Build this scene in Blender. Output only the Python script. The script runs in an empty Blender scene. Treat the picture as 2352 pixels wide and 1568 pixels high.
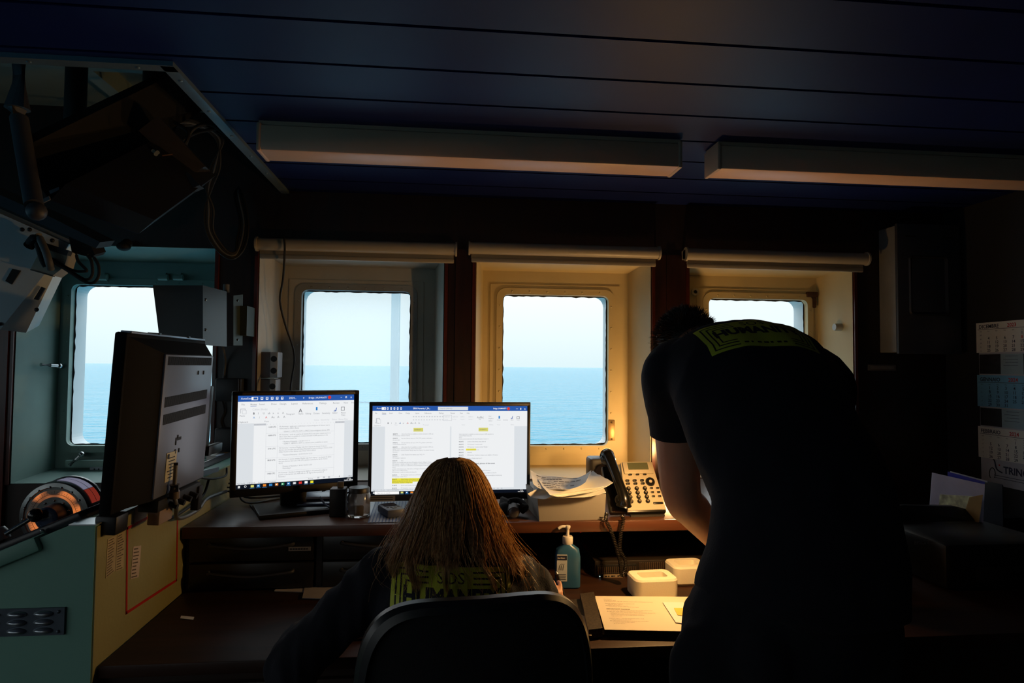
import bpy, bmesh, math, random
from mathutils import Vector, Matrix, Euler, noise
from mathutils.bvhtree import BVHTree
random.seed(7)
PI = math.pi
V = Vector
SC = bpy.context.scene
COL = SC.collection
R = math.radians
# ------------------------------------------------------------------ camera
CAM = V((0, 0, 1.42)); FPX = 1480.0
YAW, PITCH, ROLL = R(5.8), R(2.25), R(0.5)
CAMROT = (Matrix.Rotation(-YAW, 4, 'Z') @ Matrix.Rotation(PI / 2 + PITCH, 4, 'X') @ Matrix.Rotation(ROLL, 4, 'Z'))
def ray(px, py):
    return (CAMROT.to_3x3() @ V((px - 1176, 784 - py, -FPX))).normalized()
def at_y(px, py, y):
    d = ray(px, py); return CAM + d * (y / d.y)
def at_z(px, py, z):
    d = ray(px, py); return CAM + d * ((z - CAM.z) / d.z)
def at_x(px, py, x):
    d = ray(px, py); return CAM + d * (x / d.x)
cd = bpy.data.cameras.new('camera'); cam = bpy.data.objects.new('camera', cd); COL.objects.link(cam)
cd.sensor_width = 36; cd.lens = 36 * FPX / 2352; cd.clip_start = 0.05; cd.clip_end = 60000
cam.matrix_world = Matrix.Translation(CAM) @ CAMROT
SC.camera = cam
vs = SC.view_settings
vs.view_transform = 'Standard'; vs.look = 'None'; vs.gamma = 1; vs.use_curve_mapping = False
vs.exposure = 0.0
SC.cycles.max_bounces = 10; SC.cycles.diffuse_bounces = 5; SC.cycles.glossy_bounces = 4
SC.cycles.transmission_bounces = 8; SC.cycles.transparent_max_bounces = 24
SC.cycles.sample_clamp_indirect = 3.0
SC.cycles.use_denoising = True
# ------------------------------------------------------------------ materials
def lin(c):
    return tuple((x / 255 / 12.92 if x / 255 <= 0.04045 else ((x / 255 + 0.055) / 1.055) ** 2.4) for x in c)
MATS = {}
def mat(name, rgb, rough=0.6, metal=0.0, var=0.12, vs_=8.0, bump=0.0, bs=60.0, spec=0.5, coat=0.0, alpha=None, srgb=True, sheen=0.0, stretch=None):
    if name in MATS: return MATS[name]
    m = bpy.data.materials.new(name); m.use_nodes = True; nt = m.node_tree; N = nt.nodes; L = nt.links
    b = N['Principled BSDF']
    c = lin(rgb) if srgb else rgb
    tc = N.new('ShaderNodeTexCoord'); mp = N.new('ShaderNodeMapping'); L.new(tc.outputs['Object'], mp.inputs['Vector'])
    if stretch: mp.inputs['Scale'].default_value = stretch
    if var > 0:
        n = N.new('ShaderNodeTexNoise'); n.inputs['Scale'].default_value = vs_; n.inputs['Detail'].default_value = 5
        L.new(mp.outputs[0], n.inputs['Vector'])
        r = N.new('ShaderNodeValToRGB'); L.new(n.outputs['Fac'], r.inputs[0])
        r.color_ramp.elements[0].position = .3; r.color_ramp.elements[1].position = .7
        r.color_ramp.elements[0].color = (*[x * (1 - var) for x in c], 1); r.color_ramp.elements[1].color = (*[min(1, x * (1 + var)) for x in c], 1)
        L.new(r.outputs[0], b.inputs['Base Color'])
    else:
        b.inputs['Base Color'].default_value = (*c, 1)
    b.inputs['Roughness'].default_value = rough; b.inputs['Metallic'].default_value = metal
    b.inputs['Specular IOR Level'].default_value = spec; b.inputs['Coat Weight'].default_value = coat
    if sheen: b.inputs['Sheen Weight'].default_value = sheen
    if bump > 0:
        n2 = N.new('ShaderNodeTexNoise'); n2.inputs['Scale'].default_value = bs; n2.inputs['Detail'].default_value = 3
        L.new(mp.outputs[0], n2.inputs['Vector'])
        bp = N.new('ShaderNodeBump'); bp.inputs['Strength'].default_value = bump; bp.inputs['Distance'].default_value = .002
        L.new(n2.outputs['Fac'], bp.inputs['Height']); L.new(bp.outputs[0], b.inputs['Normal'])
    MATS[name] = m; return m
def emit(name, rgb, s=1.0, srgb=True):
    if name in MATS: return MATS[name]
    m = bpy.data.materials.new(name); m.use_nodes = True; nt = m.node_tree; nt.nodes.clear()
    e = nt.nodes.new('ShaderNodeEmission'); o = nt.nodes.new('ShaderNodeOutputMaterial')
    e.inputs[0].default_value = (*(lin(rgb) if srgb else rgb), 1); e.inputs[1].default_value = s
    nt.links.new(e.outputs[0], o.inputs[0]); MATS[name] = m; return m
def wood(name, a, b_, scale=3.0, rough=0.4, stretch=(1, 1, .12)):
    if name in MATS: return MATS[name]
    m = bpy.data.materials.new(name); m.use_nodes = True; nt = m.node_tree; N = nt.nodes; L = nt.links; b = N['Principled BSDF']
    tc = N.new('ShaderNodeTexCoord'); mp = N.new('ShaderNodeMapping'); mp.inputs['Scale'].default_value = stretch
    L.new(tc.outputs['Object'], mp.inputs[0])
    n = N.new('ShaderNodeTexNoise'); n.inputs['Scale'].default_value = scale * 12; n.inputs['Detail'].default_value = 6; n.inputs['Distortion'].default_value = 1.2
    L.new(mp.outputs[0], n.inputs['Vector']); r = N.new('ShaderNodeValToRGB'); L.new(n.outputs['Fac'], r.inputs[0])
    r.color_ramp.elements[0].position = .35; r.color_ramp.elements[1].position = .68
    r.color_ramp.elements[0].color = (*lin(a), 1); r.color_ramp.elements[1].color = (*lin(b_), 1)
    L.new(r.outputs[0], b.inputs['Base Color']); b.inputs['Roughness'].default_value = rough
    MATS[name] = m; return m
# ------------------------------------------------------------------ mesh builder
def basis(x, y, z, o=(0, 0, 0)):
    m = Matrix((x, y, z)).transposed().to_4x4(); m.translation = V(o); return m
def frame_from(d, up=V((0, 0, 1))):
    d = d.normalized()
    if abs(d.dot(up)) > .98: up = V((0, 1, 0))
    s = d.cross(up).normalized(); u = s.cross(d)
    return s, u, d
class MB:
    def __init__(s, T=None): s.V = []; s.F = []; s.M = []; s.S = []; s.T = T or Matrix()
    def add(s, vs_, fs, mi=0, smooth=False, T=None):
        n = len(s.V); X = s.T @ T if T is not None else s.T
        s.V += [X @ V(v) for v in vs_]
        s.F += [tuple(i + n for i in f) for f in fs]; s.M += [mi] * len(fs); s.S += [smooth] * len(fs); return s
    def box(s, c, d, mi=0, bev=0.0, T=None, seg=2):
        c = V(c); h = V(d) / 2
        if bev <= 0:
            vs_ = [c + V((x * h.x, y * h.y, z * h.z)) for x in (-1, 1) for y in (-1, 1) for z in (-1, 1)]
            return s.add(vs_, [(0, 1, 3, 2), (4, 6, 7, 5), (0, 4, 5, 1), (2, 3, 7, 6), (0, 2, 6, 4), (1, 5, 7, 3)], mi, False, T)
        bm = bmesh.new(); bmesh.ops.create_cube(bm, size=1)
        bmesh.ops.scale(bm, vec=V(d), verts=bm.verts)
        bmesh.ops.bevel(bm, geom=bm.edges[:] , offset=min(bev, min(d) * .49), segments=seg, profile=.5, affect='EDGES')
        bmesh.ops.translate(bm, vec=c, verts=bm.verts)
        return s.addbm(bm, mi, True, T)
    def addbm(s, bm, mi=0, smooth=False, T=None):
        bm.verts.index_update()
        s.add([v.co.copy() for v in bm.verts], [tuple(v.index for v in f.verts) for f in bm.faces], mi, smooth, T); bm.free(); return s
    def b2(s, lo, hi, mi=0, bev=0.0):
        lo = V(lo); hi = V(hi); return s.box((lo + hi) / 2, hi - lo, mi, bev)
    def cyl(s, p0, p1, r0, r1=None, seg=20, mi=0, caps=True, smooth=True):
        p0 = V(p0); p1 = V(p1); r1 = r0 if r1 is None else r1
        a, b, _ = frame_from(p1 - p0); vs_ = []
        for p, r in ((p0, r0), (p1, r1)):
            vs_ += [p + (a * math.cos(2 * PI * i / seg) + b * math.sin(2 * PI * i / seg)) * r for i in range(seg)]
        s.add(vs_, [(i, (i + 1) % seg, seg + (i + 1) % seg, seg + i) for i in range(seg)], mi, smooth)
        if caps: s.add(vs_, [tuple(range(seg))[::-1], tuple(range(seg, 2 * seg))], mi, False)
        return s
    def lathe(s, prof, o, axis=V((0, 0, 1)), seg=28, mi=0, smooth=True, a0=0.0, a1=2 * PI):
        a, b, d = frame_from(V(axis)); o = V(o); full = abs(a1 - a0 - 2 * PI) < 1e-6; n = seg if full else seg + 1; vs_ = []
        for r, h in prof:
            for i in range(n):
                t = a0 + (a1 - a0) * i / seg; vs_.append(o + d * h + (a * math.cos(t) + b * math.sin(t)) * r)
        fs = []
        for k in range(len(prof) - 1):
            for i in range(seg): j = (i + 1) % n; fs.append((k * n + i, k * n + j, (k + 1) * n + j, (k + 1) * n + i))
        return s.add(vs_, fs, mi, smooth)
    def ball(s, c, r, mi=0, seg=16, sc=(1, 1, 1), T=None):
        bm = bmesh.new(); bmesh.ops.create_uvsphere(bm, u_segments=seg, v_segments=seg // 2 + 2, radius=r)
        bmesh.ops.scale(bm, vec=V(sc), verts=bm.verts)
        X = Matrix.Translation(V(c)) @ (T or Matrix())
        return s.addbm(bm, mi, True, X)
    def tube(s, pts, r, seg=8, mi=0, sub=6, caps=True, closed=False):
        P = spline(pts, sub) if sub > 1 else [V(p) for p in pts]
        n = len(P); vs_ = []; up = V((0.13, 0.21, 1)).normalized(); pa = None
        for i, p in enumerate(P):
            t = (P[min(i + 1, n - 1)] - P[max(i - 1, 0)])
            if t.length < 1e-9: t = V((0, 0, 1))
            t.normalize()
            if pa is None: a, b, _ = frame_from(t, up)
            else:
                a = (pa - t * pa.dot(t))
                a = a.normalized() if a.length > 1e-6 else frame_from(t, up)[0]
                b = t.cross(a)
            pa = a; rr = r(i / (n - 1)) if callable(r) else r
            vs_ += [p + (a * math.cos(2 * PI * k / seg) + b * math.sin(2 * PI * k / seg)) * rr for k in range(seg)]
        fs = [(i * seg + k, i * seg + (k + 1) % seg, (i + 1) * seg + (k + 1) % seg, (i + 1) * seg + k) for i in range(n - 1) for k in range(seg)]
        s.add(vs_, fs, mi, True)
        if caps: s.add(vs_, [tuple(range(seg))[::-1], tuple(range((n - 1) * seg, n * seg))], mi)
        return s
    def prism(s, poly, d, mi=0, smooth=False, T=None):
        # poly: 3-D points of one face; d: extrusion vector
        poly = [V(p) for p in poly]; n = len(poly); d = V(d); vs_ = poly + [p + d for p in poly]
        s.add(vs_, [tuple(range(n)), tuple(range(n, 2 * n))[::-1]], mi, False, T)
        s.add(vs_, [(i, i + n, (i + 1) % n + n, (i + 1) % n) for i in range(n)], mi, smooth, T); return s
    def quad(s, a, b, c, d, mi=0): return s.add([a, b, c, d], [(0, 1, 2, 3)], mi)
    def grid(s, fn, nu, nv, mi=0, smooth=True):
        vs_ = [fn(i / nu, j / nv) for j in range(nv + 1) for i in range(nu + 1)]
        return s.add(vs_, [(j * (nu + 1) + i, j * (nu + 1) + i + 1, (j + 1) * (nu + 1) + i + 1, (j + 1) * (nu + 1) + i) for j in range(nv) for i in range(nu)], mi, smooth)
    def ringface(s, outer, inner, mi=0):
        # flat band between two closed loops with equal counts
        n = len(outer); vs_ = list(outer) + list(inner)
        return s.add(vs_, [(i, (i + 1) % n, n + (i + 1) % n, n + i) for i in range(n)], mi)
    def text(s, txt, o, x, y, size, mi=0, align='LEFT', bold=0.0, sx=1.0):
        vs_, fs = glyphs(txt, align, bold)
        o = V(o); x = V(x); y = V(y)
        return s.add([o + x * (v[0] * size * sx) + y * (v[1] * size) for v in vs_], fs, mi)
    def build(s, name, mats, parent=None, T=None):
        me = bpy.data.meshes.new(name)
        inv = None
        if parent is not None: inv = WM[parent.name].inverted()
        if T is not None: inv = (inv or Matrix()) @ T
        vs_ = s.V if inv is None else [inv @ v for v in s.V]
        me.from_pydata(vs_, [], s.F); me.validate(clean_customdata=False)
        if len(me.polygons) == len(s.F):
            me.polygons.foreach_set('material_index', s.M); me.polygons.foreach_set('use_smooth', s.S)
        for m in (mats if isinstance(mats, (list, tuple)) else [mats]): me.materials.append(m)
        bm = bmesh.new(); bm.from_mesh(me); bmesh.ops.recalc_face_normals(bm, faces=bm.faces); bm.to_mesh(me); bm.free()
        me.update()
        if any(s.S):
            try: me.set_sharp_from_angle(angle=R(42))
            except Exception: pass
        o = bpy.data.objects.new(name, me); COL.objects.link(o)
        if parent is not None: o.parent = parent
        WM[o.name] = WM[parent.name] if parent is not None else Matrix()
        return o
WM = {}
_g = {}
def glyphs(txt, align, bold):
    k = (txt, align, bold)
    if k in _g: return _g[k]
    c = bpy.data.curves.new('t', 'FONT'); c.body = txt; c.align_x = align; c.resolution_u = 2; c.offset = bold; c.fill_mode = 'BOTH'
    o = bpy.data.objects.new('t', c); me = o.to_mesh()
    r = ([v.co.copy() for v in me.vertices], [tuple(p.vertices) for p in me.polygons])
    o.to_mesh_clear(); bpy.data.objects.remove(o); bpy.data.curves.remove(c); _g[k] = r; return r
def spline(pts, sub=6):
    P = [V(p) for p in pts]
    if len(P) < 3: return [P[0].lerp(P[-1], i / sub) for i in range(sub + 1)]
    Q = [P[0] * 2 - P[1]] + P + [P[-1] * 2 - P[-2]]; out = []
    for i in range(1, len(Q) - 2):
        a, b, c, d = Q[i - 1:i + 3]
        for k in range(sub):
            t = k / sub
            out.append(.5 * ((2 * b) + (c - a) * t + (2 * a - 5 * b + 4 * c - d) * t * t + (3 * b - a - 3 * c + d) * t ** 3))
    out.append(P[-1]); return out
def rrect(w, h, r, n=6, cx=0, cz=0):
    out = []
    for (sx, sz, a0) in ((1, 1, 0), (-1, 1, 90), (-1, -1, 180), (1, -1, 270)):
        for k in range(n + 1):
            a = R(a0 + 90 * k / n); out.append((cx + sx * (w / 2 - r) + r * math.cos(a), cz + sz * (h / 2 - r) + r * math.sin(a)))
    return out
def props(o, label=None, cat=None, group=None, kind=None):
    if label: o['label'] = label
    if cat: o['category'] = cat
    if group: o['group'] = group
    if kind: o['kind'] = kind
    return o
def thing(name, label, cat, loc=(0, 0, 0), rz=0.0, group=None, M=None):
    o = bpy.data.objects.new(name, None); COL.objects.link(o); o.empty_display_size = .05
    m = M if M is not None else Matrix.Translation(V(loc)) @ Matrix.Rotation(rz, 4, 'Z')
    o.matrix_world = m; WM[o.name] = m.copy(); return props(o, label, cat, group)
def struct(name, mb, mats, parent=None):
    o = mb.build(name, mats, parent)
    if parent is None: o['kind'] = 'structure'
    return o
def loc_mb(root): return MB(WM[root.name])     # builder whose coordinates are local to a thing

def split_build(mb, name, mats, parent):
    """builds every separate piece of a builder as its own part"""
    n = len(mb.V); par = list(range(n))
    def fd(a):
        while par[a] != a: par[a] = par[par[a]]; a = par[a]
        return a
    for f in mb.F:
        for i in f[1:]: par[fd(i)] = fd(f[0])
    groups = {}
    for k, f in enumerate(mb.F): groups.setdefault(fd(f[0]), []).append(k)
    out = []
    for g in groups.values():
        b = MB(); mp = {}
        for k in g:
            for i in mb.F[k]:
                if i not in mp: mp[i] = len(b.V); b.V.append(mb.V[i])
            b.F.append(tuple(mp[i] for i in mb.F[k])); b.M.append(mb.M[k]); b.S.append(mb.S[k])
        out.append(b.build(name, mats, parent))
    return out
# ------------------------------------------------------------------ palette
WALLWOOD = wood('dark_mahogany', (28, 18, 14), (40, 24, 18), 2.0, .42)
POSTWOOD = wood('red_mahogany', (36, 20, 16), (58, 30, 22), 2.0, .35)
DESKWOOD = wood('worn_teak', (58, 34, 22), (84, 52, 32), 1.5, .38, (.12, 1, 1))
DARKDESK = wood('dark_desk_wood', (34, 21, 14), (48, 29, 19), 1.5, .5, (.12, 1, 1))
CREAM2 = mat('lamplit_cream_paint', (202, 184, 138), .5, var=.08, vs_=5, bump=.15, bs=40)  # same cream with warm lamplight put into its colour
CREAM = mat('cream_paint', (184, 178, 164), .5, var=.08, vs_=5, bump=.15, bs=40)
TEALPAINT = mat('pale_green_paint', (128, 154, 146), .5, var=.1, vs_=6, bump=.15, bs=40)
NAVYCEIL = mat('navy_ceiling_panel', (13, 27, 84), .5, var=.12, vs_=3, spec=.22)
BLACKGAP = mat('black_gap', (6, 6, 8), .9, var=0)
HULL = mat('white_hull_paint', (205, 215, 218), .5, var=.04, vs_=4)
RUBBER = mat('black_rubber', (14, 14, 15), .7, var=.1)
CHROME = mat('chrome', (170, 175, 178), .22, 1.0, var=.05)
DARKWALL = mat('dark_grey_wall', (28, 28, 31), .7, var=.12, vs_=4)
BLK = mat('black_plastic', (17, 17, 19), .45, var=.1, vs_=20)
BLKMATTE = mat('matte_black', (12, 12, 13), .75, var=.1)
WHT = mat('white_plastic', (205, 203, 196), .4, var=.04)
PAPER = mat('white_paper', (222, 222, 218), .7, var=.03, vs_=10)
INK = mat('black_ink', (30, 30, 34), .8, var=0)
# ------------------------------------------------------------------ room shell
D = 2.80          # wood face of the window wall
DB = 3.02         # back of the window recesses
ZC = 2.16         # ceiling
XR, XL = 2.33, -3.0
YREAR = -2.2
floor = MB().b2((XL - .1, YREAR - .1, -.1), (XR + .1, DB + .12, 0)); struct('floor', floor, mat('dark_blue_vinyl_floor', (30, 36, 44), .6, var=.2))
# window openings in the wood face: x0, x1, z0, z1
def ox(px, Y): return at_y(px, 840, Y).x
WIN = []
for (a, b, ztop_px, zb) in ((33, 490, 566, 1108), (589, 1019, 588, 0), (1090, 1496, 596, 0), (1582, 1961, 603, 0)):
    x0, x1 = ox(a, D), ox(b, D); WIN.append([x0, x1, 0, 0])
ZT = at_y(1290, 590, D).z; ZB = at_y(250, 1110, D).z
for w in WIN: w[2] = ZB; w[3] = ZT
# glass rectangles at DB
GL = []
for (a, b, t, bt) in ((163, 470, 657, 1021), (692, 941, 669, 1018), (1154, 1395, 679, 1022), (1627, 1852, 688, 1034)):
    m = (a + b) / 2
    GL.append((at_y(a, 840, DB).x, at_y(b, 840, DB).x, at_y(m, bt, DB).z, at_y(m, t, DB).z))
GL[0] = (GL[0][0], GL[0][0] + .60, GL[0][2], GL[0][3])
SPL = .045
wm = MB()
xs = [XL] + [v for w in WIN for v in w[:2]] + [XR + .1]
for i in range(0, len(xs), 2):            # posts
    wm.b2((xs[i], D, 0), (xs[i + 1], DB + .12, ZC + .5))
for w in WIN:                             # header and dado
    wm.b2((w[0], D, w[3]), (w[1], DB + .12, ZC + .5)); wm.b2((w[0], D, 0), (w[1], DB + .12, w[2]))
struct('wall_back', wm, WALLWOOD)
TR = wood('cherry_trim', (62, 26, 20), (92, 40, 28), 2, .3)
def add_window(k, paint, framepaint):
    x0, x1, z0, z1 = WIN[k]; g = GL[k]
    root = bpy.data.objects.new('window_%d' % (k + 1), None); COL.objects.link(root); root.location = ((x0 + x1) / 2, D, z0)
    WM[root.name] = Matrix.Translation(root.location); root['kind'] = 'structure'
    b0, b1, b2, b3 = x0 + SPL, x1 - SPL, z0 + .03, z1 - .035
    e = .004
    m = MB()      # splayed reveal: four tapered slabs
    f = [V((x0 + e, D - .002, z0 + e)), V((x1 - e, D - .002, z0 + e)), V((x1 - e, D - .002, z1 - e)), V((x0 + e, D - .002, z1 - e))]
    b = [V((b0, DB, b2)), V((b1, DB, b2)), V((b1, DB, b3)), V((b0, DB, b3))]
    fo = [V((x0 + .001, D + .001, z0 + .001)), V((x1 - .001, D + .001, z0 + .001)), V((x1 - .001, D + .001, z1 - .001)), V((x0 + .001, D + .001, z1 - .001))]
    bo = [V((v.x, DB, v.z)) for v in fo]
    for i in range(4):
        j = (i + 1) % 4
        m.add([f[i], f[j], b[j], b[i], fo[i], fo[j], bo[j], bo[i]], [(0, 1, 2, 3), (4, 7, 6, 5), (0, 4, 5, 1), (3, 2, 6, 7)])
    m.build('reveal', paint, root)
    # steel back plate with a rounded opening
    gw, gh = g[1] - g[0], g[3] - g[2]; gc = ((g[0] + g[1]) / 2, (g[2] + g[3]) / 2)
    def loop(wd, h, r, y): return [V((a, y, c)) for a, c in rrect(wd, h, r, 6, gc[0], gc[1])]
    def rect_match(y):
        out = []
        for a, c in rrect(gw, gh, .03, 6, *gc):
            dx, dz = a - gc[0], c - gc[1]; sx = dx / (gw / 2); sz = dz / (gh / 2)
            if abs(abs(sx) - abs(sz)) < 1e-6 or True:
                hx0, hx1, hz0, hz1 = b0 - .02, b1 + .02, b2 - .02, b3 + .02
                if abs(sx) >= abs(sz): X_ = hx1 if dx > 0 else hx0; t = (c - g[2]) / gh; Z_ = hz0 + (hz1 - hz0) * min(1, max(0, t))
                else: Z_ = hz1 if dz > 0 else hz0; t = (a - g[0]) / gw; X_ = hx0 + (hx1 - hx0) * min(1, max(0, t))
                out.append(V((X_, y, Z_)))
        # force the corners
        n = 7
        for q in range(4):
            i = q * n + 3
            out[i] = V((hx1 if q in (0, 3) else hx0, y, hz1 if q in (0, 1) else hz0))
        return out
    m = MB(); m.ringface(rect_match(DB), loop(gw + .004, gh + .004, .03, DB)); m.ringface(rect_match(DB + .02), loop(gw + .004, gh + .004, .03, DB + .02))
    m.build('back_plate', paint, root)
    # clamp frame
    m = MB(); o1 = loop(gw + .062, gh + .062, .045, DB - .014); i1 = loop(gw + .004, gh + .004, .028, DB - .014); o0 = loop(gw + .066, gh + .066, .047, DB); i0 = loop(gw + .004, gh + .004, .028, DB + .02)
    m.ringface(o1, i1); m.ringface(o0, o1); m.ringface(i1, i0)
    # bolts in the frame
    for s_ in range(7):
        t = (s_ + .5) / 7
        for X_, Z_ in ((g[0] - .015, g[2] + gh * t), (g[1] + .015, g[2] + gh * t)): m.ball((X_, DB - .015, Z_), .0045, 0, 8, (1, .6, 1))
    for s_ in range(6):
        t = (s_ + .5) / 6
        for Z_ in (g[2] - .015, g[3] + .015): m.ball((g[0] + gw * t, DB - .015, Z_), .0045, 0, 8, (1, .6, 1))
    fr = m.build('frame', framepaint, root)
    # raised outer band on the back plate
    if k in (1, 2, 3):
        m = MB(); o1 = [V((a, DB - .006, c)) for a, c in rrect(gw + .12, gh + .10, .004, 6, *gc)]; i1 = loop(gw + .064, gh + .064, .045, DB - .006)
        o0 = [V((a, DB, c)) for a, c in rrect(gw + .122, gh + .102, .004, 6, *gc)]
        m.ringface(o1, i1); m.ringface(o0, o1); m.build('backing_band', paint, root)
    # rubber seal with a ragged inner edge
    m = MB(); rs = random.Random(k)
    base = loop(gw + .004, gh + .004, .028, DB + .018); inn = []
    big = [V((a, DB + .018, c)) for a, c in rrect(gw - .006, gh - .006, .026, 6, *gc)]
    # subdivide loops for raggedness
    def dens(Lp):
        out = []
        for i in range(len(Lp)):
            a = Lp[i]; b_ = Lp[(i + 1) % len(Lp)]; n = max(1, int((b_ - a).length / .012))
            if (b_ - a).length < .02: n = 1
            out += [a.lerp(b_, q / n) for q in range(n)]
        return out
    A = dens(base); B_ = []
    cc = V((gc[0], DB + .018, gc[1]))
    for p in A:
        q = V((max(g[0] + .003, min(g[1] - .003, p.x)), p.y, max(g[2] + .003, min(g[3] - .003, p.z))))
        j = .5 + noise.noise(V((p.x * 30, p.z * 30, k))) * 2.2
        B_.append(q + (cc - q).normalized() * .0025 * max(0, j))
    m.ringface(A, B_); m.build('rubber_seal', RUBBER, root)
    # outer hull opening (thickness of the deckhouse plating)
    sh = 0.0 if k < 2 else .02
    m = MB(); a1 = loop(gw + .02, gh + .02, .05, DB + .03); a2 = [V((a, DB + .13, c)) for a, c in rrect(gw + .02, gh + .02, .05, 6, *gc)]
    m.ringface(a1, a2); m.ringface([V((a, DB + .13, c)) for a, c in rrect(gw + .25, gh + .25, .05, 6, *gc)], a2); m.build('outer_hull_rim', HULL, root)
    # pane
    m = MB(); m.b2((g[0] - .004, DB + .022, g[2] - .004), (g[1] + .004, DB + .028, g[3] + .004))
    pn = m.build('pane', GLASS[k], root)
    return root
def glassmat(name, tint, milk):
    m = bpy.data.materials.new(name); m.use_nodes = True; nt = m.node_tree; nt.nodes.clear(); N = nt.nodes; L = nt.links
    o = N.new('ShaderNodeOutputMaterial'); t = N.new('ShaderNodeBsdfTransparent'); t.inputs[0].default_value = (*tint, 1)
    tl = N.new('ShaderNodeBsdfTranslucent'); tl.inputs[0].default_value = (.9, .94, .96, 1)
    mx = N.new('ShaderNodeMixShader'); mx.inputs[0].default_value = milk; L.new(t.outputs[0], mx.inputs[1]); L.new(tl.outputs[0], mx.inputs[2])
    L.new(mx.outputs[0], o.inputs[0]); return m
GLASS = [glassmat('clear_glass', (.97, .99, .99), .02), glassmat('salt_hazed_glass', (.98, 1, 1), .20), glassmat('clear_glass_b', (.98, .99, .99), .0), glassmat('clear_glass_c', (.98, .99, .99), .04)]
add_window(0, TEALPAINT, TEALPAINT); add_window(1, CREAM, mat('grey_frame_paint', (150, 150, 146), .5)); add_window(2, CREAM2, CREAM2); add_window(3, CREAM2, CREAM2)
# cherry edge trim around the openings
n_t = 0
for k, w in enumerate(WIN):
    m = MB()
    for xx in ((w[0] - .014, w[0]), (w[1], w[1] + .014)): m.b2((xx[0], D - .012, w[2]), (xx[1], D, w[3]))
    if k == 0: m.b2((w[0] - .07, D - .02, w[2] - .3), (w[0] - .015, D, w[3]))
    n_t += 1; struct('trim_%d' % n_t, m, TR)
m = MB()                                  # wide redder board on the posts between windows 2-3 and 3-4
for a, b in ((WIN[1][1], WIN[2][0]), (WIN[2][1], WIN[3][0])):
    m.b2((a + .016, D - .006, .9), (b - .016, D, ZT + .02)); m.b2(((a + b) / 2 - .02, D - .012, .9), ((a + b) / 2 + .02, D - .006, ZT + .02))
struct('trim_5', m, POSTWOOD)
m = MB().b2((XR, YREAR, 0), (XR + .1, DB, ZC + .5)); struct('wall_right', m, DARKWALL)
m = MB().b2((-1.75, YREAR - .1, 0), (XR + .1, YREAR, ZC + .5)); m.b2((XL, YREAR - .1, 0), (-1.75, YREAR, 1.05)); m.b2((XL, YREAR - .1, 1.85), (-1.75, YREAR, ZC + .5)); m.b2((XL, YREAR - .1, 1.05), (-2.85, YREAR, 1.85)); struct('wall_rear', m, mat('beige_bulkhead', (172, 160, 136), .6, var=.08, vs_=3))  # unseen opening at the left end, added for more daylight on camera-facing sides
# left (forward) wall with its own row of windows outside the frame
m = MB(); lw = [(-1.95, -1.1), (-.95, -.1), (.1, .95), (1.5, 2.2)]
ys = [YREAR - .1] + [v for w in lw for v in w] + [DB + .12]
for i in range(0, len(ys), 2): m.b2((XL - .1, ys[i], 0), (XL, ys[i + 1], ZC + .5))
for a, b in lw: m.b2((XL - .1, a, 0), (XL, b, 1.05)); m.b2((XL - .1, a, 1.85), (XL, b, ZC + .5))
struct('wall_left', m, DARKWALL)
# ceiling: long navy boards with dark gaps, with a square recess over the helm
RX, RY = -.705, 1.63
m = MB(); y = YREAR
edges = [1.39 + .2045 * i for i in range(-18, 8)]
edges = [e for e in edges if e > YREAR] + [DB]
prev = YREAR
for e in edges:
    y0, y1 = prev + .008, e - .004
    if y1 <= RY: m.b2((XL, y0, ZC), (XR + .05, y1, ZC + .02))
    elif y0 >= RY: m.b2((RX, y0, ZC), (XR + .05, y1, ZC + .02))
    else:
        m.b2((XL, y0, ZC), (XR + .05, RY, ZC + .02)); m.b2((RX, RY, ZC), (XR + .05, y1, ZC + .02))
    prev = e
m.b2((XL, YREAR, ZC + .03), (XR + .05, RY, ZC + .06), 1); m.b2((RX, RY, ZC + .03), (XR + .05, DB, ZC + .06), 1)
struct('ceiling', m, [NAVYCEIL, BLACKGAP])
m = MB()     # raised recess over the helm
ZR = ZC + .32
m.b2((XL, RY, ZR), (RX, DB, ZR + .03)); m.b2((XL, RY - .02, ZC + .03), (RX, RY, ZR)); m.b2((RX, RY, ZC + .03), (RX + .02, DB, ZR))
m.b2((RX - .55, RY, ZR - .07), (RX - .5, D, ZR)); m.b2((XL, 2.2, ZR - .08), (RX, 2.26, ZR))
struct('ceiling_recess', m, mat('grey_green_steel', (112, 128, 124), .55, var=.15, vs_=3))
m = MB(); m.b2((XL, RY - .004, ZC - .012), (RX + .03, RY + .03, ZC)); m.b2((RX, RY, ZC - .012), (RX + .03, D, ZC)); m.b2((RX - .002, RY, ZC - .012), (RX, D, ZC + .06))
for i in range(6): m.ball((RX + .015, RY + .08 + i * .2, ZC - .013), .006, 0, 8, (1, 1, .4))
for i in range(5): m.ball((RX - .06 - i * .25, RY + .014, ZC - .013), .006, 0, 8, (1, 1, .4))
struct('trim_6', m, mat('grey_blue_angle_iron', (120, 140, 152), .35, .5))
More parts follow.
